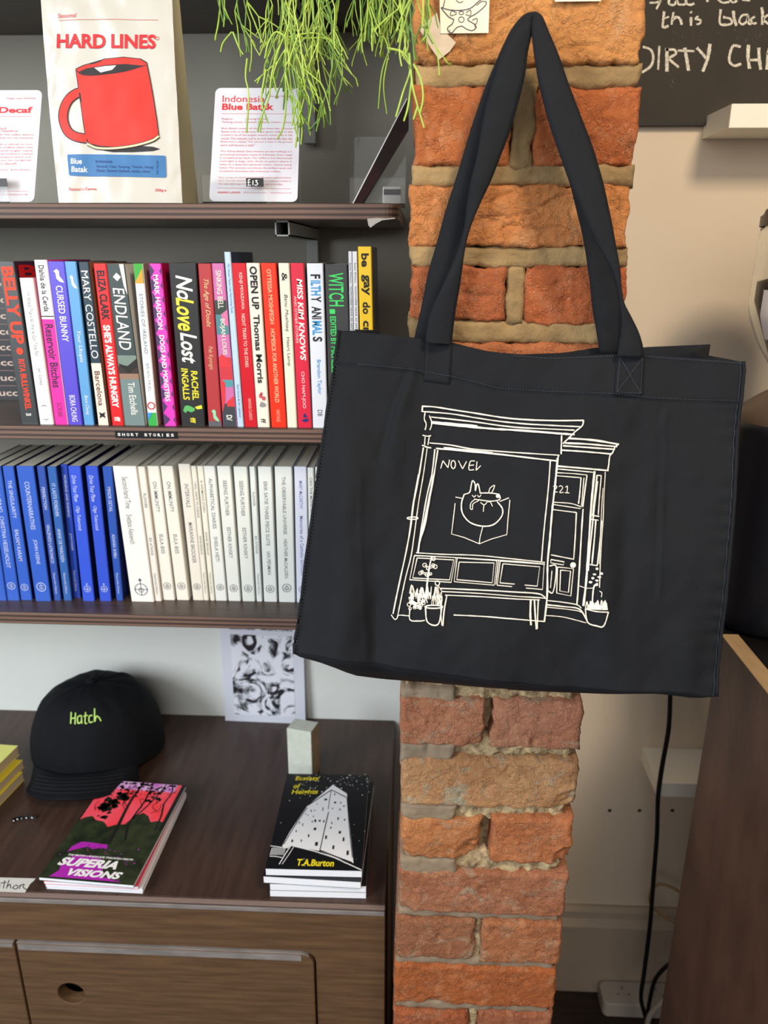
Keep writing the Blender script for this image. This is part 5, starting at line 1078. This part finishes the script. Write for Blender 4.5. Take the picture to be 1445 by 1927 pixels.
# straps
def strap(rows, name, sub=5):
    P_ = cat_rom(rows, sub); vv = []; ff = []; K = 6
    for (a, b, ya, c, d, yb_) in P_:
        p = onY(a, b, ya); q = onY(c, d, yb_)
        for k in range(K + 1):
            t = k / K; m = p.lerp(q, t); m.y -= .0018 * math.sin(t * math.pi) + .0008 * noise.noise(Vector((m.x * 60, 2, m.z * 60))); vv.append(m)
    W = K + 1
    for j in range(len(P_) - 1):
        for i in range(K): a = j * W + i; ff.append((a, a + 1, a + W + 1, a + W))
    o = obj(name, vv, ff, M_BAG, bagE, True); solid(o, .0022, 0); return o
y = lambda py, y0, y1, p0=660, p1=40: y0 + (y1 - y0) * (p0 - py) / (p0 - p1)
fs = []
for (xa, ya, xb, yb_, py) in [(802, 645, 850, 648, 648), (802, 631, 850, 641, 636), (810, 589, 856, 589, 589), (835, 534, 865, 534, 534), (855, 490, 872, 482, 486), (868, 455, 877, 452, 455), (875, 425, 885, 425, 425), (879, 385, 902, 385, 385), (886, 340, 923, 340, 340), (896, 300, 938, 302, 300), (905, 249, 958, 251, 249), (914, 201, 972, 203, 201), (930, 145, 986, 147, 145), (945, 100, 992, 102, 100), (965, 62, 999, 66, 64), (985, 38, 1000, 48, 42)]:
    yy = y(py, .700, .728); fs.append((xa, ya, yy + .004 * (xb - xa < 25), xb, yb_, yy + .002))
fs.append((1001, 23, .732, 1001, 42, .736))
for (xa, ya, xb, yb_, py) in [(1018, 30, 1001, 46, 40), (1031, 59, 1001, 66, 62), (1051, 105, 1006, 112, 108), (1072, 166, 1017, 168, 166), (1096, 228, 1032, 230, 228), (1117, 284, 1051, 286, 284), (1133, 340, 1071, 342, 340), (1143, 382, 1089, 382, 382), (1155, 444, 1115, 444, 444), (1165, 506, 1150, 506, 506), (1168, 545, 1163, 545, 545), (1173, 572, 1167, 573, 572), (1187, 598, 1169, 600, 600), (1200, 624, 1169, 622, 624), (1208, 650, 1164, 650, 650), (1211, 672, 1161, 671, 671)]:
    yy = y(py, .690, .728); fs.append((xa, ya, yy, xb, yb_, yy))
strap(fs, 'front_strap', 4)
bs = []
for (xa, xb, py) in [(780, 830, 645), (781, 831, 631), (792, 842, 582), (806, 854, 513), (821, 870, 461), (840, 886, 392), (857, 900, 340), (868, 908, 304), (889, 926, 235), (913, 946, 166), (941, 969, 100), (961, 986, 59), (983, 1000, 32)]: bs.append((xa, py, .7385, xb, py + 2, .7385))
bs.append((1001, 25, .739, 1001, 42, .741))
for (xa, xb, py) in [(1016, 1002, 34), (1026, 1003, 62), (1044, 1006, 110), (1062, 1016, 168), (1084, 1032, 230), (1100, 1052, 288), (1112, 1072, 345), (1124, 1081, 382), (1142, 1096, 444), (1152, 1106, 506), (1166, 1111, 548), (1169, 1115, 582), (1167, 1122, 625), (1162, 1129, 668)]: bs.append((xa, py, .7375, xb, py, .7375))
strap(bs, 'back_strap', 4)
# peg the bag hangs on
c = onY(1001, 46, .735); v, f = tube([(c.x, .7375, c.z - .001), (c.x, .775, c.z - .004)], .0034, 10); pg = obj('wall_peg', v, f, flat((60, 56, 54), .4)); tag(pg, 'small dark metal peg in the pillar under the loop of the bag straps', 'peg')

# white line print on the bag (measured on a 3.1413x detail of the photograph)
kx = 460 / 1445
P = Print(lambda x, y: bag_pt(720 + x * kx, 740 + y * kx, .0017)); Ln = lambda p_, w_, *a_: P.line(p_, w_ * .86, *a_); J = .22
for s_, w in [([(235, 75), (320, 80), (480, 105), (700, 140), (850, 155), (1000, 162), (1185, 162)], 9), ([(1185, 162), (1175, 195), (1135, 228), (1095, 268), (1060, 300)], 8), ([(235, 72), (232, 108)], 10), ([(232, 106), (400, 118), (560, 145), (700, 165), (900, 185), (1170, 200)], 8), ([(285, 138), (400, 150), (560, 170), (700, 190), (850, 205), (1130, 220)], 8), ([(285, 172), (450, 190), (640, 208), (800, 218), (1000, 236), (1130, 246)], 13), ([(288, 166), (400, 176), (560, 192)], 10),
             ([(250, 112), (245, 150), (256, 180), (250, 215)], 7), ([(275, 130), (288, 165), (287, 190), (278, 215)], 7), ([(235, 247), (262, 252), (285, 249)], 7), ([(250, 250), (247, 305)], 6), ([(275, 250), (266, 305)], 6), ([(232, 306), (262, 318), (286, 322)], 8),
             ([(240, 320), (215, 480), (185, 640), (165, 800), (140, 940), (110, 1080), (85, 1200), (66, 1295)], 9), ([(262, 325), (240, 480), (213, 640), (190, 820), (170, 960), (140, 1080), (115, 1200), (93, 1310)], 6), ([(55, 1300), (75, 1326), (90, 1320), (100, 1302), (160, 1304)], 6), ([(210, 480), (180, 650), (160, 820)], 5),
             ([(275, 292), (400, 305), (540, 330), (800, 352), (1040, 368)], 7), ([(315, 325), (500, 343), (700, 362), (900, 387), (1030, 402)], 9), ([(360, 322), (540, 342), (650, 355)], 14), ([(1055, 250), (1052, 300), (1050, 362)], 8),
             ([(308, 330), (290, 480), (262, 600), (235, 760), (208, 940)], 8), ([(325, 335), (300, 500), (278, 620), (250, 780), (224, 860), (212, 935)], 8), ([(300, 480), (262, 680), (222, 870)], 9), ([(200, 940), (350, 948), (540, 952), (700, 965), (950, 992)], 6), ([(190, 958), (400, 965), (600, 975), (800, 987), (950, 1002)], 5),
             ([(987, 400), (975, 560), (955, 720), (940, 860), (930, 985)], 7), ([(1030, 385), (1012, 560), (993, 700), (978, 860), (965, 1000), (963, 1180), (947, 1335)], 11), ([(1036, 368), (1026, 400)], 8),
             ([(1095, 268), (1250, 280), (1395, 302)], 12), ([(1395, 300), (1372, 318), (1358, 350), (1340, 372), (1332, 420), (1325, 457)], 8), ([(1072, 296), (1200, 302), (1385, 316)], 10), ([(1062, 312), (1200, 322), (1372, 332)], 10), ([(1055, 338), (1200, 348), (1350, 360)], 9), ([(1030, 432), (1180, 445), (1330, 458)], 10), ([(1025, 448), (1235, 468)], 6),
             ([(1020, 470), (1120, 476), (1200, 484)], 5), ([(1018, 488), (1165, 500)], 5), ([(1200, 485), (1188, 560), (1172, 670)], 8), ([(1165, 500), (1155, 600), (1148, 652)], 7), ([(1182, 500), (1165, 662)], 5), ([(1000, 643), (1100, 650), (1165, 670)], 5), ([(998, 656), (1160, 680)], 5), ([(998, 686), (1135, 703)], 6), ([(1135, 703), (1125, 840), (1116, 970)], 7), ([(985, 948), (1060, 962), (1118, 974)], 6), ([(1174, 682), (1160, 850), (1148, 1050), (1135, 1240)], 9), ([(1245, 462), (1225, 640), (1207, 850), (1192, 1050), (1173, 1245)], 13), ([(1262, 520), (1222, 820), (1200, 1040)], 8),
             ([(985, 975), (1060, 988), (1056, 1006), (983, 994), (985, 975)], 6), ([(975, 1012), (1015, 1018), (998, 1162), (966, 1156)], 7), ([(990, 1040), (982, 1140)], 5), ([(1022, 1018), (1115, 1028), (1100, 1187), (1018, 1170), (1022, 1018)], 7), ([(1040, 1036), (1098, 1042), (1086, 1166), (1036, 1158), (1040, 1036)], 6),
             ([(960, 1213), (1060, 1225), (1135, 1238), (1162, 1258)], 6), ([(958, 1238), (1060, 1250), (1150, 1264), (1195, 1330)], 8), ([(960, 1252), (1130, 1272), (1165, 1284)], 5), ([(950, 1300), (1060, 1312), (1190, 1344)], 5),
             ([(1260, 485), (1245, 600), (1230, 718)], 8), ([(1285, 487), (1275, 600), (1264, 718)], 6), ([(1310, 465), (1295, 700), (1275, 900), (1262, 1135)], 5), ([(1260, 485), (1286, 488)], 6), ([(1225, 720), (1270, 726)], 7), ([(1218, 742), (1264, 748)], 6), ([(1248, 750), (1222, 1000)], 9), ([(1283, 750), (1252, 1008)], 6), ([(1210, 1004), (1254, 1010)], 6), ([(1296, 560), (1275, 800), (1262, 1000)], 4)]:
    Ln(s_, w, len(s_) > 2 and not (len(s_) == 5 and s_[0] == s_[-1]), J)
P.ring((178, 738), 32, 6, 7); P.disc((1112, 1007), 17, 16)
for q in ([(190, 955), (432, 966), (405, 1110), (163, 1096)], [(206, 970), (420, 980), (396, 1096), (180, 1086)], [(440, 968), (670, 982), (655, 1124), (423, 1106)], [(452, 992), (655, 996), (644, 1110), (438, 1094)], [(690, 984), (945, 1002), (936, 1150), (673, 1124)], [(706, 1000), (920, 1018), (905, 1130), (688, 1110)], [(680, 980), (665, 1120)]):
    Ln(q + [q[0]] if len(q) > 2 else q, 6, False, J)
for s_, w in [([(345, 1145), (700, 1158), (900, 1172), (952, 1195)], 8), ([(350, 1163), (600, 1174), (905, 1196), (958, 1202)], 6), ([(370, 1184), (600, 1192), (920, 1210)], 6), ([(380, 1188), (365, 1270), (357, 1360)], 8), ([(352, 1190), (346, 1280), (352, 1356)], 6), ([(867, 1205), (864, 1290), (868, 1355)], 12), ([(888, 1205), (893, 1300), (900, 1380)], 9), ([(911, 1206), (907, 1300), (904, 1378)], 8), ([(420, 1297), (600, 1305), (800, 1320), (950, 1336)], 7),
             ([(165, 1262), (166, 1326), (215, 1332), (252, 1328)], 7), ([(256, 1252), (268, 1336), (330, 1350), (352, 1252)], 8), ([(290, 962), (272, 1060), (258, 1190)], 10), ([(1252, 1110), (1230, 1135), (1222, 1232)], 9), ([(1184, 1262), (1198, 1340), (1250, 1360), (1288, 1358), (1314, 1276)], 8), ([(1184, 1262), (1240, 1274), (1314, 1277)], 7), ([(1150, 1128), (1190, 1140), (1232, 1138)], 4), ([(1262, 1155), (1275, 1165), (1272, 1190)], 5), ([(1150, 1262), (1162, 1275), (1195, 1325)], 8)]: Ln(s_, w, True, J)
P.ring((305, 1250), 52, 7, 9)
rnd = random.Random(3)
for k in range(46):
    x = rnd.uniform(165, 355); y0_ = rnd.uniform(1190, 1245); Ln([(x, y0_), (x + rnd.uniform(-12, 12), y0_ - rnd.uniform(20, 70)), (x + rnd.uniform(-14, 14), y0_ - rnd.uniform(0, 40))], rnd.uniform(3, 6))
for k in range(24): P.ring((rnd.uniform(152, 250), rnd.uniform(1215, 1262)), rnd.uniform(5, 11), 4, n=8)
for (x, y0_) in ((270, 1030), (250, 1012), (300, 1012), (235, 1050), (285, 1062), (262, 1066), (225, 1058), (312, 1020)): P.ring((x, y0_), rnd.uniform(6, 12), 4, n=8); Ln([(x, y0_), (275, y0_ + 12)], 4)
P.ring((302, 974), 10, 5); P.ring((325, 1115), 13, 5)
for k in range(26): x = rnd.uniform(1192, 1304); Ln([(x - 8, 1264), (x, rnd.uniform(1205, 1245)), (x + 8, 1264)], 6)
for (x, y0_) in ((1212, 1105), (1248, 1095), (1275, 1055), (1250, 1028), (1235, 1060), (1262, 1075), (1225, 1082), (1245, 1120)): P.disc((x, y0_), rnd.uniform(7, 12), rnd.uniform(5, 8), 8)
# lettering and numbers
for s_ in ([(342, 445), (356, 398)], [(356, 398), (386, 440)], [(386, 440), (395, 392)], [(448, 398), (472, 447)], [(472, 447), (496, 402)], [(545, 400), (518, 404), (510, 450), (540, 452)], [(514, 426), (540, 424)], [(558, 403), (552, 456)], [(552, 456), (580, 428)]): Ln(s_, 5.5, len(s_) > 2, .15)
P.ring((417, 421), 13, 5.5, 24)
for s_ in ([(1004, 552), (1016, 545), (1024, 556), (1006, 580), (1028, 584)], [(1036, 552), (1048, 547), (1058, 560), (1040, 586), (1062, 586)], [(1074, 556), (1086, 550), (1082, 588)], [(1070, 588), (1096, 589)]): Ln(s_, 4.5)
# sleeping animal in the box
for s_, w in [([(482, 598), (466, 650), (472, 710), (515, 762), (585, 784), (652, 775), (700, 728), (706, 682), (676, 640)], 8), ([(482, 598), (514, 585), (524, 540), (532, 517), (546, 535), (548, 577)], 7), ([(548, 577), (556, 542), (566, 540), (577, 592)], 7), ([(577, 590), (640, 590), (690, 598)], 7), ([(692, 602), (690, 628), (640, 638), (570, 630), (540, 626)], 6), ([(545, 628), (522, 648), (518, 680), (530, 685), (534, 655), (568, 634)], 5), ([(529, 603), (540, 613), (551, 603)], 5), ([(560, 603), (571, 613), (581, 601)], 5), ([(627, 588), (634, 562), (660, 544), (656, 565), (644, 588)], 5), ([(578, 645), (600, 660), (618, 642)], 5), ([(598, 660), (594, 700)], 5), ([(622, 643), (636, 642), (648, 668)], 5), ([(690, 640), (745, 618)], 5), ([(430, 614), (468, 621)], 5),
             ([(428, 650), (418, 740), (407, 830), (480, 850), (570, 886), (640, 858), (730, 832), (738, 740), (750, 630)], 5), ([(590, 790), (574, 850), (570, 884)], 5)]: Ln(s_, w, True if len(s_) != 9 or s_[0][0] != 428 else False, .15)
P.disc((681, 608), 12, 11)
P.build('printed_drawing', mat('cream screen print', (240, 230, 214), .7, .04, 90), bagE)

# ------------------------------------------------------------------ right side: blackboard, shelves, counter, grinder
M_CHALK = mat('chalk', (250, 244, 228), .95, 0, 900, 0, None, .2, 0, (1, 1, 1), (170, 160, 142), 2)
bz = onY(1300, 236, YW - .012).z; bx = .20
brd = empty('blackboard', (.9, YW - .01, bz), 'chalk blackboard with handwritten lines reading this black and DIRTY, on the cream wall', 'blackboard')
v, f = box(bx, 1.6, YW - .012, YW - .0005, bz + .004, 2.6); obj('board_face', v, f, mat('blackboard paint', (58, 52, 45), .75, .10, 14, .15, 300, .3), brd)
v, f = box(bx, 1.6, YW - .013, YW - .0005, bz, bz + .004); obj('bottom_edge', v, f, flat((28, 24, 20), .6), brd)
q = 265 / 1445
CH = [Print(lambda x, y: onY(1180 + x * q, y * q, YW - .0128)) for _ in range(6)]
for s_, w in [([(160, 480), (240, 510), (268, 590), (240, 680), (150, 745)], 24), ([(330, 470), (318, 715)], 22), ([(408, 495), (408, 735)], 34), ([(395, 510), (480, 510), (500, 550), (440, 590), (425, 600), (480, 650), (530, 690)], 26), ([(520, 518), (690, 525)], 24), ([(590, 490), (610, 600), (630, 725)], 34), ([(715, 490), (780, 560), (805, 600)], 28), ([(850, 450), (825, 600), (775, 735)], 34), ([(1165, 480), (1090, 470), (1055, 550), (1050, 630), (1100, 675), (1170, 655)], 26), ([(1245, 460), (1240, 590), (1255, 705)], 34), ([(1350, 490), (1355, 600), (1370, 715)], 34), ([(1250, 615), (1350, 615)], 24), ([(1445, 545), (1432, 715)], 30), ([(1470, 480), (1440, 560)], 30),
             ([(380, 115), (365, 265), (390, 280), (425, 262)], 26), ([(370, 195), (430, 170)], 18), ([(475, 125), (455, 255)], 24), ([(470, 200), (510, 175), (545, 200), (560, 255)], 26), ([(655, 175), (655, 265)], 26), ([(650, 118), (662, 132)], 26), ([(730, 165), (700, 195), (750, 205), (745, 240), (710, 250)], 20), ([(960, 95), (950, 235), (1010, 255), (1070, 240), (1060, 195), (985, 175)], 24), ([(1090, 110), (1095, 175), (1120, 265)], 30), ([(1240, 150), (1180, 160), (1150, 215), (1180, 250), (1225, 220), (1240, 160), (1245, 235), (1275, 250)], 22), ([(1310, 170), (1270, 200), (1290, 240), (1330, 235)], 22), ([(1380, 75), (1390, 155), (1385, 255)], 28), ([(1445, 150), (1400, 200), (1460, 255)], 24),
             ([(230, 30), (300, 25), (345, 10)], 20), ([(345, 0), (300, 95)], 24), ([(430, -10), (430, 40), (480, 50), (510, 10), (530, 45), (600, 40), (600, -5)], 24), ([(600, 30), (640, 50), (690, 35)], 24), ([(820, -10), (825, 20)], 24), ([(930, -5), (980, 28), (1050, 20)], 20), ([(1050, 0), (1090, 25), (1130, 5)], 20), ([(1180, 0), (1260, 5)], 20)]: CH[(0 if min(p[1] for p in s_) > 440 else (1 if min(p[1] for p in s_) > 60 else 2)) + (3 if s_[0][0] > (800 if min(p[1] for p in s_) < 60 else 920) else 0)].line(s_, w, True, .18)
for P in CH: P.build('chalk_lettering', M_CHALK, brd)
rnd = random.Random(8); P = Print(lambda x, y: onY(1180 + x * q, y * q, YW - .0126))
for k in range(34):
    x, y0_ = rnd.choice([(rnd.uniform(430, 800), rnd.uniform(320, 420)), (rnd.uniform(380, 480), rnd.uniform(760, 880)), (rnd.uniform(900, 1400), rnd.uniform(300, 420))]); P.line([(x, y0_), (x + rnd.uniform(-20, 20), y0_ + rnd.uniform(-20, 40))], rnd.uniform(3, 7))
P.build('chalk_smudges', flat((96, 89, 78), .9), brd)
M_WSH = mat('white laminate shelf', (255, 248, 232), .55, .02, 5)
def wshelf(xl_px, pyb, Yf, top_px, bot_px, px_f, label):
    x = onY(px_f, (top_px + bot_px) / 2, Yf).x; z1 = onY(px_f, top_px, Yf).z; z0 = onY(px_f, bot_px, Yf).z
    v, f = box(x, x + .9, Yf, YW - .0005, z0, z1); o = obj('wall_shelf', v, f, M_WSH); bevel(o, .001); tag(o, label, 'shelf', 'white wall shelves'); return z0, z1, x
wshelf(0, 0, 1.165, 195, 241, 1374, 'thick white wall shelf in front of the blackboard, seen from below')
wshelf(0, 0, 1.165, 1473, 1499, 1237, 'low white wall shelf behind the dark counter panel')
# counter end panel with raw ply top edge
M_CNT = mat('dark stained counter panel', (62, 42, 33), .5, 0, 9, .25, 60, .4, 0, (6, 2, 1), (84, 58, 45), 7)
M_RAW = mat('raw plywood edge', (176, 146, 108), .6, .12, 30, .1, 90, .3, 0, (2, .4, 1))
pc = onY(1356, 1193, .90); zc = pc.z; xc = pc.x; print('counter', xc, zc)
cn = empty('counter', (xc + .3, .4, ZF), 'dark stained plywood bar counter at the right with a pale raw top edge', 'counter')
v, f = box(xc, xc + .022, -.35, .90, ZF, zc - .0012); obj('end_panel', v, f, M_CNT, cn)
v, f = box(xc + .0002, xc + .0218, -.35, .8998, zc - .0012, zc); obj('raw_edge', v, f, M_RAW, cn)
zk = onY(1445, 1215, .92).z
v, f = box(xc + .0225, xc + .75, -.2, 1.0, zk - .03, zk - .0); obj('worktop', v, f, mat('black worktop', (20, 18, 18), .4), cn)
v, f = box(xc + .70, xc + .72, -.2, .98, ZF, zk - .03); obj('back_panel', v, f, M_CNT, cn)
# coffee grinder: dark drum, bronze collar, clear hopper with beans
gx = onY(1436, 470, 1.0).x + .074; gy = 1.0
gr = empty('coffee_grinder', (gx, gy, zk), 'coffee grinder with black drum body and clear bean hopper, cut off by the right edge', 'grinder')
zt_ = onY(1400, 790, gy).z; rb = gx - onY(1366, 900, gy).x; gxb = gx + .02
v, f = lathe([(0, .0), (rb * .86, .0), (rb * .97, .008), (rb, .03), (rb, zt_ - zk - .012), (rb * .97, zt_ - zk), (0, zt_ - zk)], (gx, gy, zk + .0006), 56); obj('drum_body', v, f, mat('black enamel', (14, 16, 24), .38, 0, 10, 0, None, .5), gr, True)
zc1 = onY(1440, 742, gy).z
v, f = lathe([(rb * .95, 0), (rb * .93, (zc1 - zt_) * .35), (rb * .62, (zc1 - zt_) * .9), (.03, (zc1 - zt_) * 1.25)], (gx, gy, zt_), 48); obj('bronze_collar', v, f, mat('bronze collar', (104, 88, 74), .45, .1, 20, 0, None, .5, .3), gr, True)
zh0 = zt_ + (zc1 - zt_) * 1.1; zh1 = onY(1427, 412, gy).z; zh2 = onY(1445, 384, gy).z; hr_ = .074; zmid = onY(1420, 590, gy).z
v, f = lathe([(.026, zh0 - .004), (.034, zh0 + .02), (hr_ * .86, zmid - .02), (hr_ + .002, zmid + .012), (hr_, zh1)], (gx, gy, 0), 48) if False else lathe(cat_rom([(.026, zh0 - .004), (.040, zh0 + .03), (hr_ * .80, zmid - .035), (hr_, zmid + .002), (hr_ + .001, zmid + .04), (hr_, zh1)], 5), (gx, gy, 0), 48); o = obj('hopper', v, f, M_ACRYL, gr, True); solid(o, .0022)
zbn = onY(1440, 512, gy).z
v, f = lathe([(0, zh0), (.028, zh0 + .004), (hr_ * .86 - .006, zmid - .018), (hr_ - .004, zmid + .014), (hr_ - .004, zbn - .012), (hr_ * .6, zbn - .004), (0, zbn)], (gx, gy, 0), 40); o = obj('coffee_beans', v, f, mat('coffee beans', (52, 34, 26), .5, 0, 160, 1.0, 160, .4, 0, (1, 1, 1), (84, 60, 46), 2), gr, True); o['kind'] = 'stuff'
v, f = lathe([(hr_ + .003, zh1 - .008), (hr_ + .003, zh1 + .004), (hr_, zh1 + .006), (hr_ * .97, zh1 + .012), (hr_ * .8, zh2 - .004), (hr_ * .4, zh2 + .003), (0, zh2 + .005)], (gx, gy, 0), 48); obj('hopper_lid', v, f, mat('smoked lid', (78, 66, 58), .35), gr, True)
def lab(u, w):
    a = R(196 + 60 * u); z = onY(1440, 636 - w * 92, gy).z; rr_ = hr_ + .004 - .012 * max(0, (1 - w) - .55) / .45; return Vector((gx + rr_ * math.cos(a), gy + rr_ * math.sin(a), z))
v, f = grid(lab, 10, 6); obj('hopper_label', v, f, flat((226, 218, 216), .6), gr, True)

# cables and the socket block on the floor
def cable(pts, Y, r, m, label, nm='cable'):
    P_ = cat_rom([tuple(onY(x, y, Y if not callable(Y) else Y(y))) for x, y in pts], 6); v, f = tube(P_, r, 8); return tag(obj(nm, v, f, m, None, True), label, 'cable', 'cables behind the counter')
M_BC = flat((14, 14, 16), .45, 'rubber'); M_WC = flat((196, 186, 172), .5, 'plastic')
cable([(1262, 1230), (1261, 1300), (1258, 1370), (1246, 1440), (1238, 1500), (1236, 1570), (1229, 1660), (1223, 1740), (1212, 1830), (1206, 1875), (1212, 1905), (1220, 1935), (1222, 1990)], 1.12, .0040, M_BC, 'long black cable hanging down in front of the cream wall')
cable([(1330, 1800), (1276, 1806), (1250, 1822), (1232, 1845), (1223, 1880), (1218, 1915), (1216, 1990)], 1.13, .0038, M_BC, 'short black cable curving out from the counter near the floor')
cable([(1320, 1835), (1268, 1868), (1240, 1890), (1222, 1912), (1217, 1940), (1216, 1995)], 1.10, .0050, M_WC, 'white cable slanting down beside the black ones near the floor')
cable([(1330, 1700), (1290, 1685), (1265, 1670), (1240, 1664), (1226, 1676), (1224, 1700), (1245, 1722), (1268, 1735), (1290, 1755), (1330, 1790)], 1.20, .0030, flat((176, 140, 96), .6, 'plastic'), 'tan looped cable against the cream wall above the skirting')
a = onZ(1140, 1914, ZF); b = onZ(1222, 1914, ZF)
sk_ = empty('extension_socket', ((a.x + b.x) / 2 + .02, a.y + .03, ZF), 'white extension socket block on the floor against the skirting', 'socket')
ys0 = min(a.y, YW - .06); hS = onY(1132, 1889, ys0).z
x0s, x1s = onY(1136, 1895, ys0).x, onY(1136, 1895, ys0).x + .20
v, f = prism(rounded(x0s, ys0, x1s, YW - .021, .012), ZF + .0005, max(ZF + .025, hS)); o = obj('housing', v, f, M_WC, sk_); bevel(o, .003)
hS = max(ZF + .025, hS)
for k in range(2):
    for (dx, dy, w, h) in ((-.011, -.004, .006, .0018), (.011, -.004, .006, .0018), (0, .010, .002, .008)):
        cx, cy = x0s + .045 + .07 * k + dx, (ys0 + YW - .021) / 2 + dy; v, f = box(cx - w / 2, cx + w / 2, cy - h / 2, cy + h / 2, hS - .001, hS + .0002); obj('socket_hole', v, f, flat((60, 50, 44), .8), sk_)

# ------------------------------------------------------------------ trailing plant on the topmost shelf
def stem_mat(name, c1, c2):
    return mat(name, c1, .45, 0, 12, 0, None, .5, 0, (1, 1, 1), c2, 2)
M_ST = stem_mat('green stems', (140, 180, 50), (192, 214, 100)); M_ST2 = stem_mat('darker green stems', (84, 128, 44), (134, 170, 72))  # second tone is a deeper green, given to stems at random
px0, px1 = onY(470, 0, .95).x, onY(770, 0, .95).x
pt = empty('trailing_plant', ((px0 + XE) / 2 - .03, 1.05, Z4), 'bright green thin-stemmed plant trailing down from the topmost shelf beside the pillar', 'plant')
cx0 = (px0 + XE) / 2 - .03
v, f = lathe([(0, .0003), (.062, .0003), (.072, .004), (.088, .12), (.092, .125), (.084, .125), (.080, .11), (0, .11)], (cx0, 1.06, Z4), 40); obj('pot', v, f, mat('terracotta pot', (150, 90, 60), .8, .1, 20), pt, True)
rnd = random.Random(21)
ENV = [(395, 20), (405, 60), (425, 95), (445, 120), (470, 135), (490, 140), (520, 200), (550, 275), (575, 280), (600, 250), (620, 215), (640, 130), (670, 120), (700, 90), (730, 110), (760, 120), (775, 140), (800, 110), (830, 20)]
vv = []; ff = []; vd = []; fd = []
def add_tube(pts, r, dark):
    v, f = tube(pts, r, 4, r * .8, False); V_, F_ = (vd, fd) if dark else (vv, ff); k = len(V_); V_ += v; F_ += [tuple(i + k for i in q) for q in f]
def seg_px(x, y, ang, L, Y, bend):
    out = [(x, y)]; n = 3
    for i in range(n):
        ang += bend / n; x += math.sin(ang) * L / n; y += math.cos(ang) * L / n; out.append((x, y))
    return out, ang
def grow(x, y, ang, Y, ymax, dark, r, depth=0):
    while y < ymax:
        L = rnd.uniform(24, 52) if depth == 0 else rnd.uniform(22, 60); L = min(L, max(8, ymax - y + 5))
        s_, a2 = seg_px(x, y, ang, L, Y, rnd.uniform(-.25, .25) - ang * .15); Y2 = Y + rnd.uniform(-.004, .004)
        add_tube([onY(a, b, Y + (Y2 - Y) * i / 3) for i, (a, b) in enumerate(s_)], r, dark); x, y = s_[-1]; Y = Y2
        if rnd.random() < .38 and depth < 2: grow(x, y, a2 + rnd.choice([-1, 1]) * rnd.uniform(.3, .65), Y, min(ymax, y + rnd.uniform(25, 80)), dark, r * .92, depth + 1)
        ang = a2 * .7 + rnd.uniform(-.28, .28)
        if rnd.random() < .08: break
def shelf_root(x, Y):
    p = onY(x, -30, Y); c = Vector((max(cx0 - .06, min(cx0 + .06, p.x)), 1.02, Z4 + .125)); e = Vector((p.x * .6 + c.x * .4, .935, Z4 + .05)); return cat_rom([tuple(c), tuple(e), (p.x, min(Y, .93), Z4 - .002), tuple(p)], 4)
for k in range(120):
    x = rnd.choice([rnd.uniform(398, 640), rnd.uniform(520, 625), rnd.uniform(640, 812), rnd.uniform(690, 775)])
    Y = rnd.uniform(.885, .942) if x < 752 else rnd.uniform(.700, .745)
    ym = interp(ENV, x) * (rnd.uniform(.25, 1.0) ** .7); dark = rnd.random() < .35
    if k % 3 == 0: add_tube(shelf_root(x, Y), .0011, dark)
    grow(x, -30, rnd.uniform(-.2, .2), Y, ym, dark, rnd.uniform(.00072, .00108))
# the long clump hanging over the card, and the sparse tips by the pillar
for k in range(22):
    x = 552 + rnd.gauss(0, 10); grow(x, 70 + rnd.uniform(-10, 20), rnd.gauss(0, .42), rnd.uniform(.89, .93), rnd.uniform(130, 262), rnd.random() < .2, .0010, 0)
for (pts, Y) in [([(540, 70), (590, 62), (620, 75), (640, 105), (662, 140)], .90), ([(570, 72), (610, 72), (640, 85), (655, 112)], .90), ([(545, 75), (520, 60), (505, 80), (498, 110)], .90), ([(745, 60), (730, 100), (718, 140), (712, 205)], .91), ([(730, 110), (722, 160), (728, 215)], .91), ([(728, 90), (760, 100), (772, 130), (758, 175), (745, 220)], .745), ([(770, 100), (776, 160), (786, 200), (798, 240)], .735), ([(778, 120), (792, 150), (796, 185), (790, 215)], .735), ([(775, 150), (768, 200), (760, 228)], .74), ([(786, 200), (778, 225)], .735), ([(436, 60), (420, 80), (415, 98)], .9), ([(438, 60), (450, 90), (458, 103)], .9), ([(566, 150), (590, 175), (606, 190), (612, 215)], .9), ([(590, 170), (585, 205), (580, 235)], .9), ([(465, 110), (462, 145), (468, 180), (464, 250)], .9), ([(500, 130), (492, 190), (505, 232)], .9), ([(545, 180), (560, 230), (556, 278)], .9), ([(560, 200), (568, 240), (566, 272)], .9)]:
    add_tube(cat_rom([tuple(onY(a, b, Y)) for a, b in pts], 5), .0011, False)
o = obj('stems', vv, ff, M_ST, pt, True); o['kind'] = 'stuff'
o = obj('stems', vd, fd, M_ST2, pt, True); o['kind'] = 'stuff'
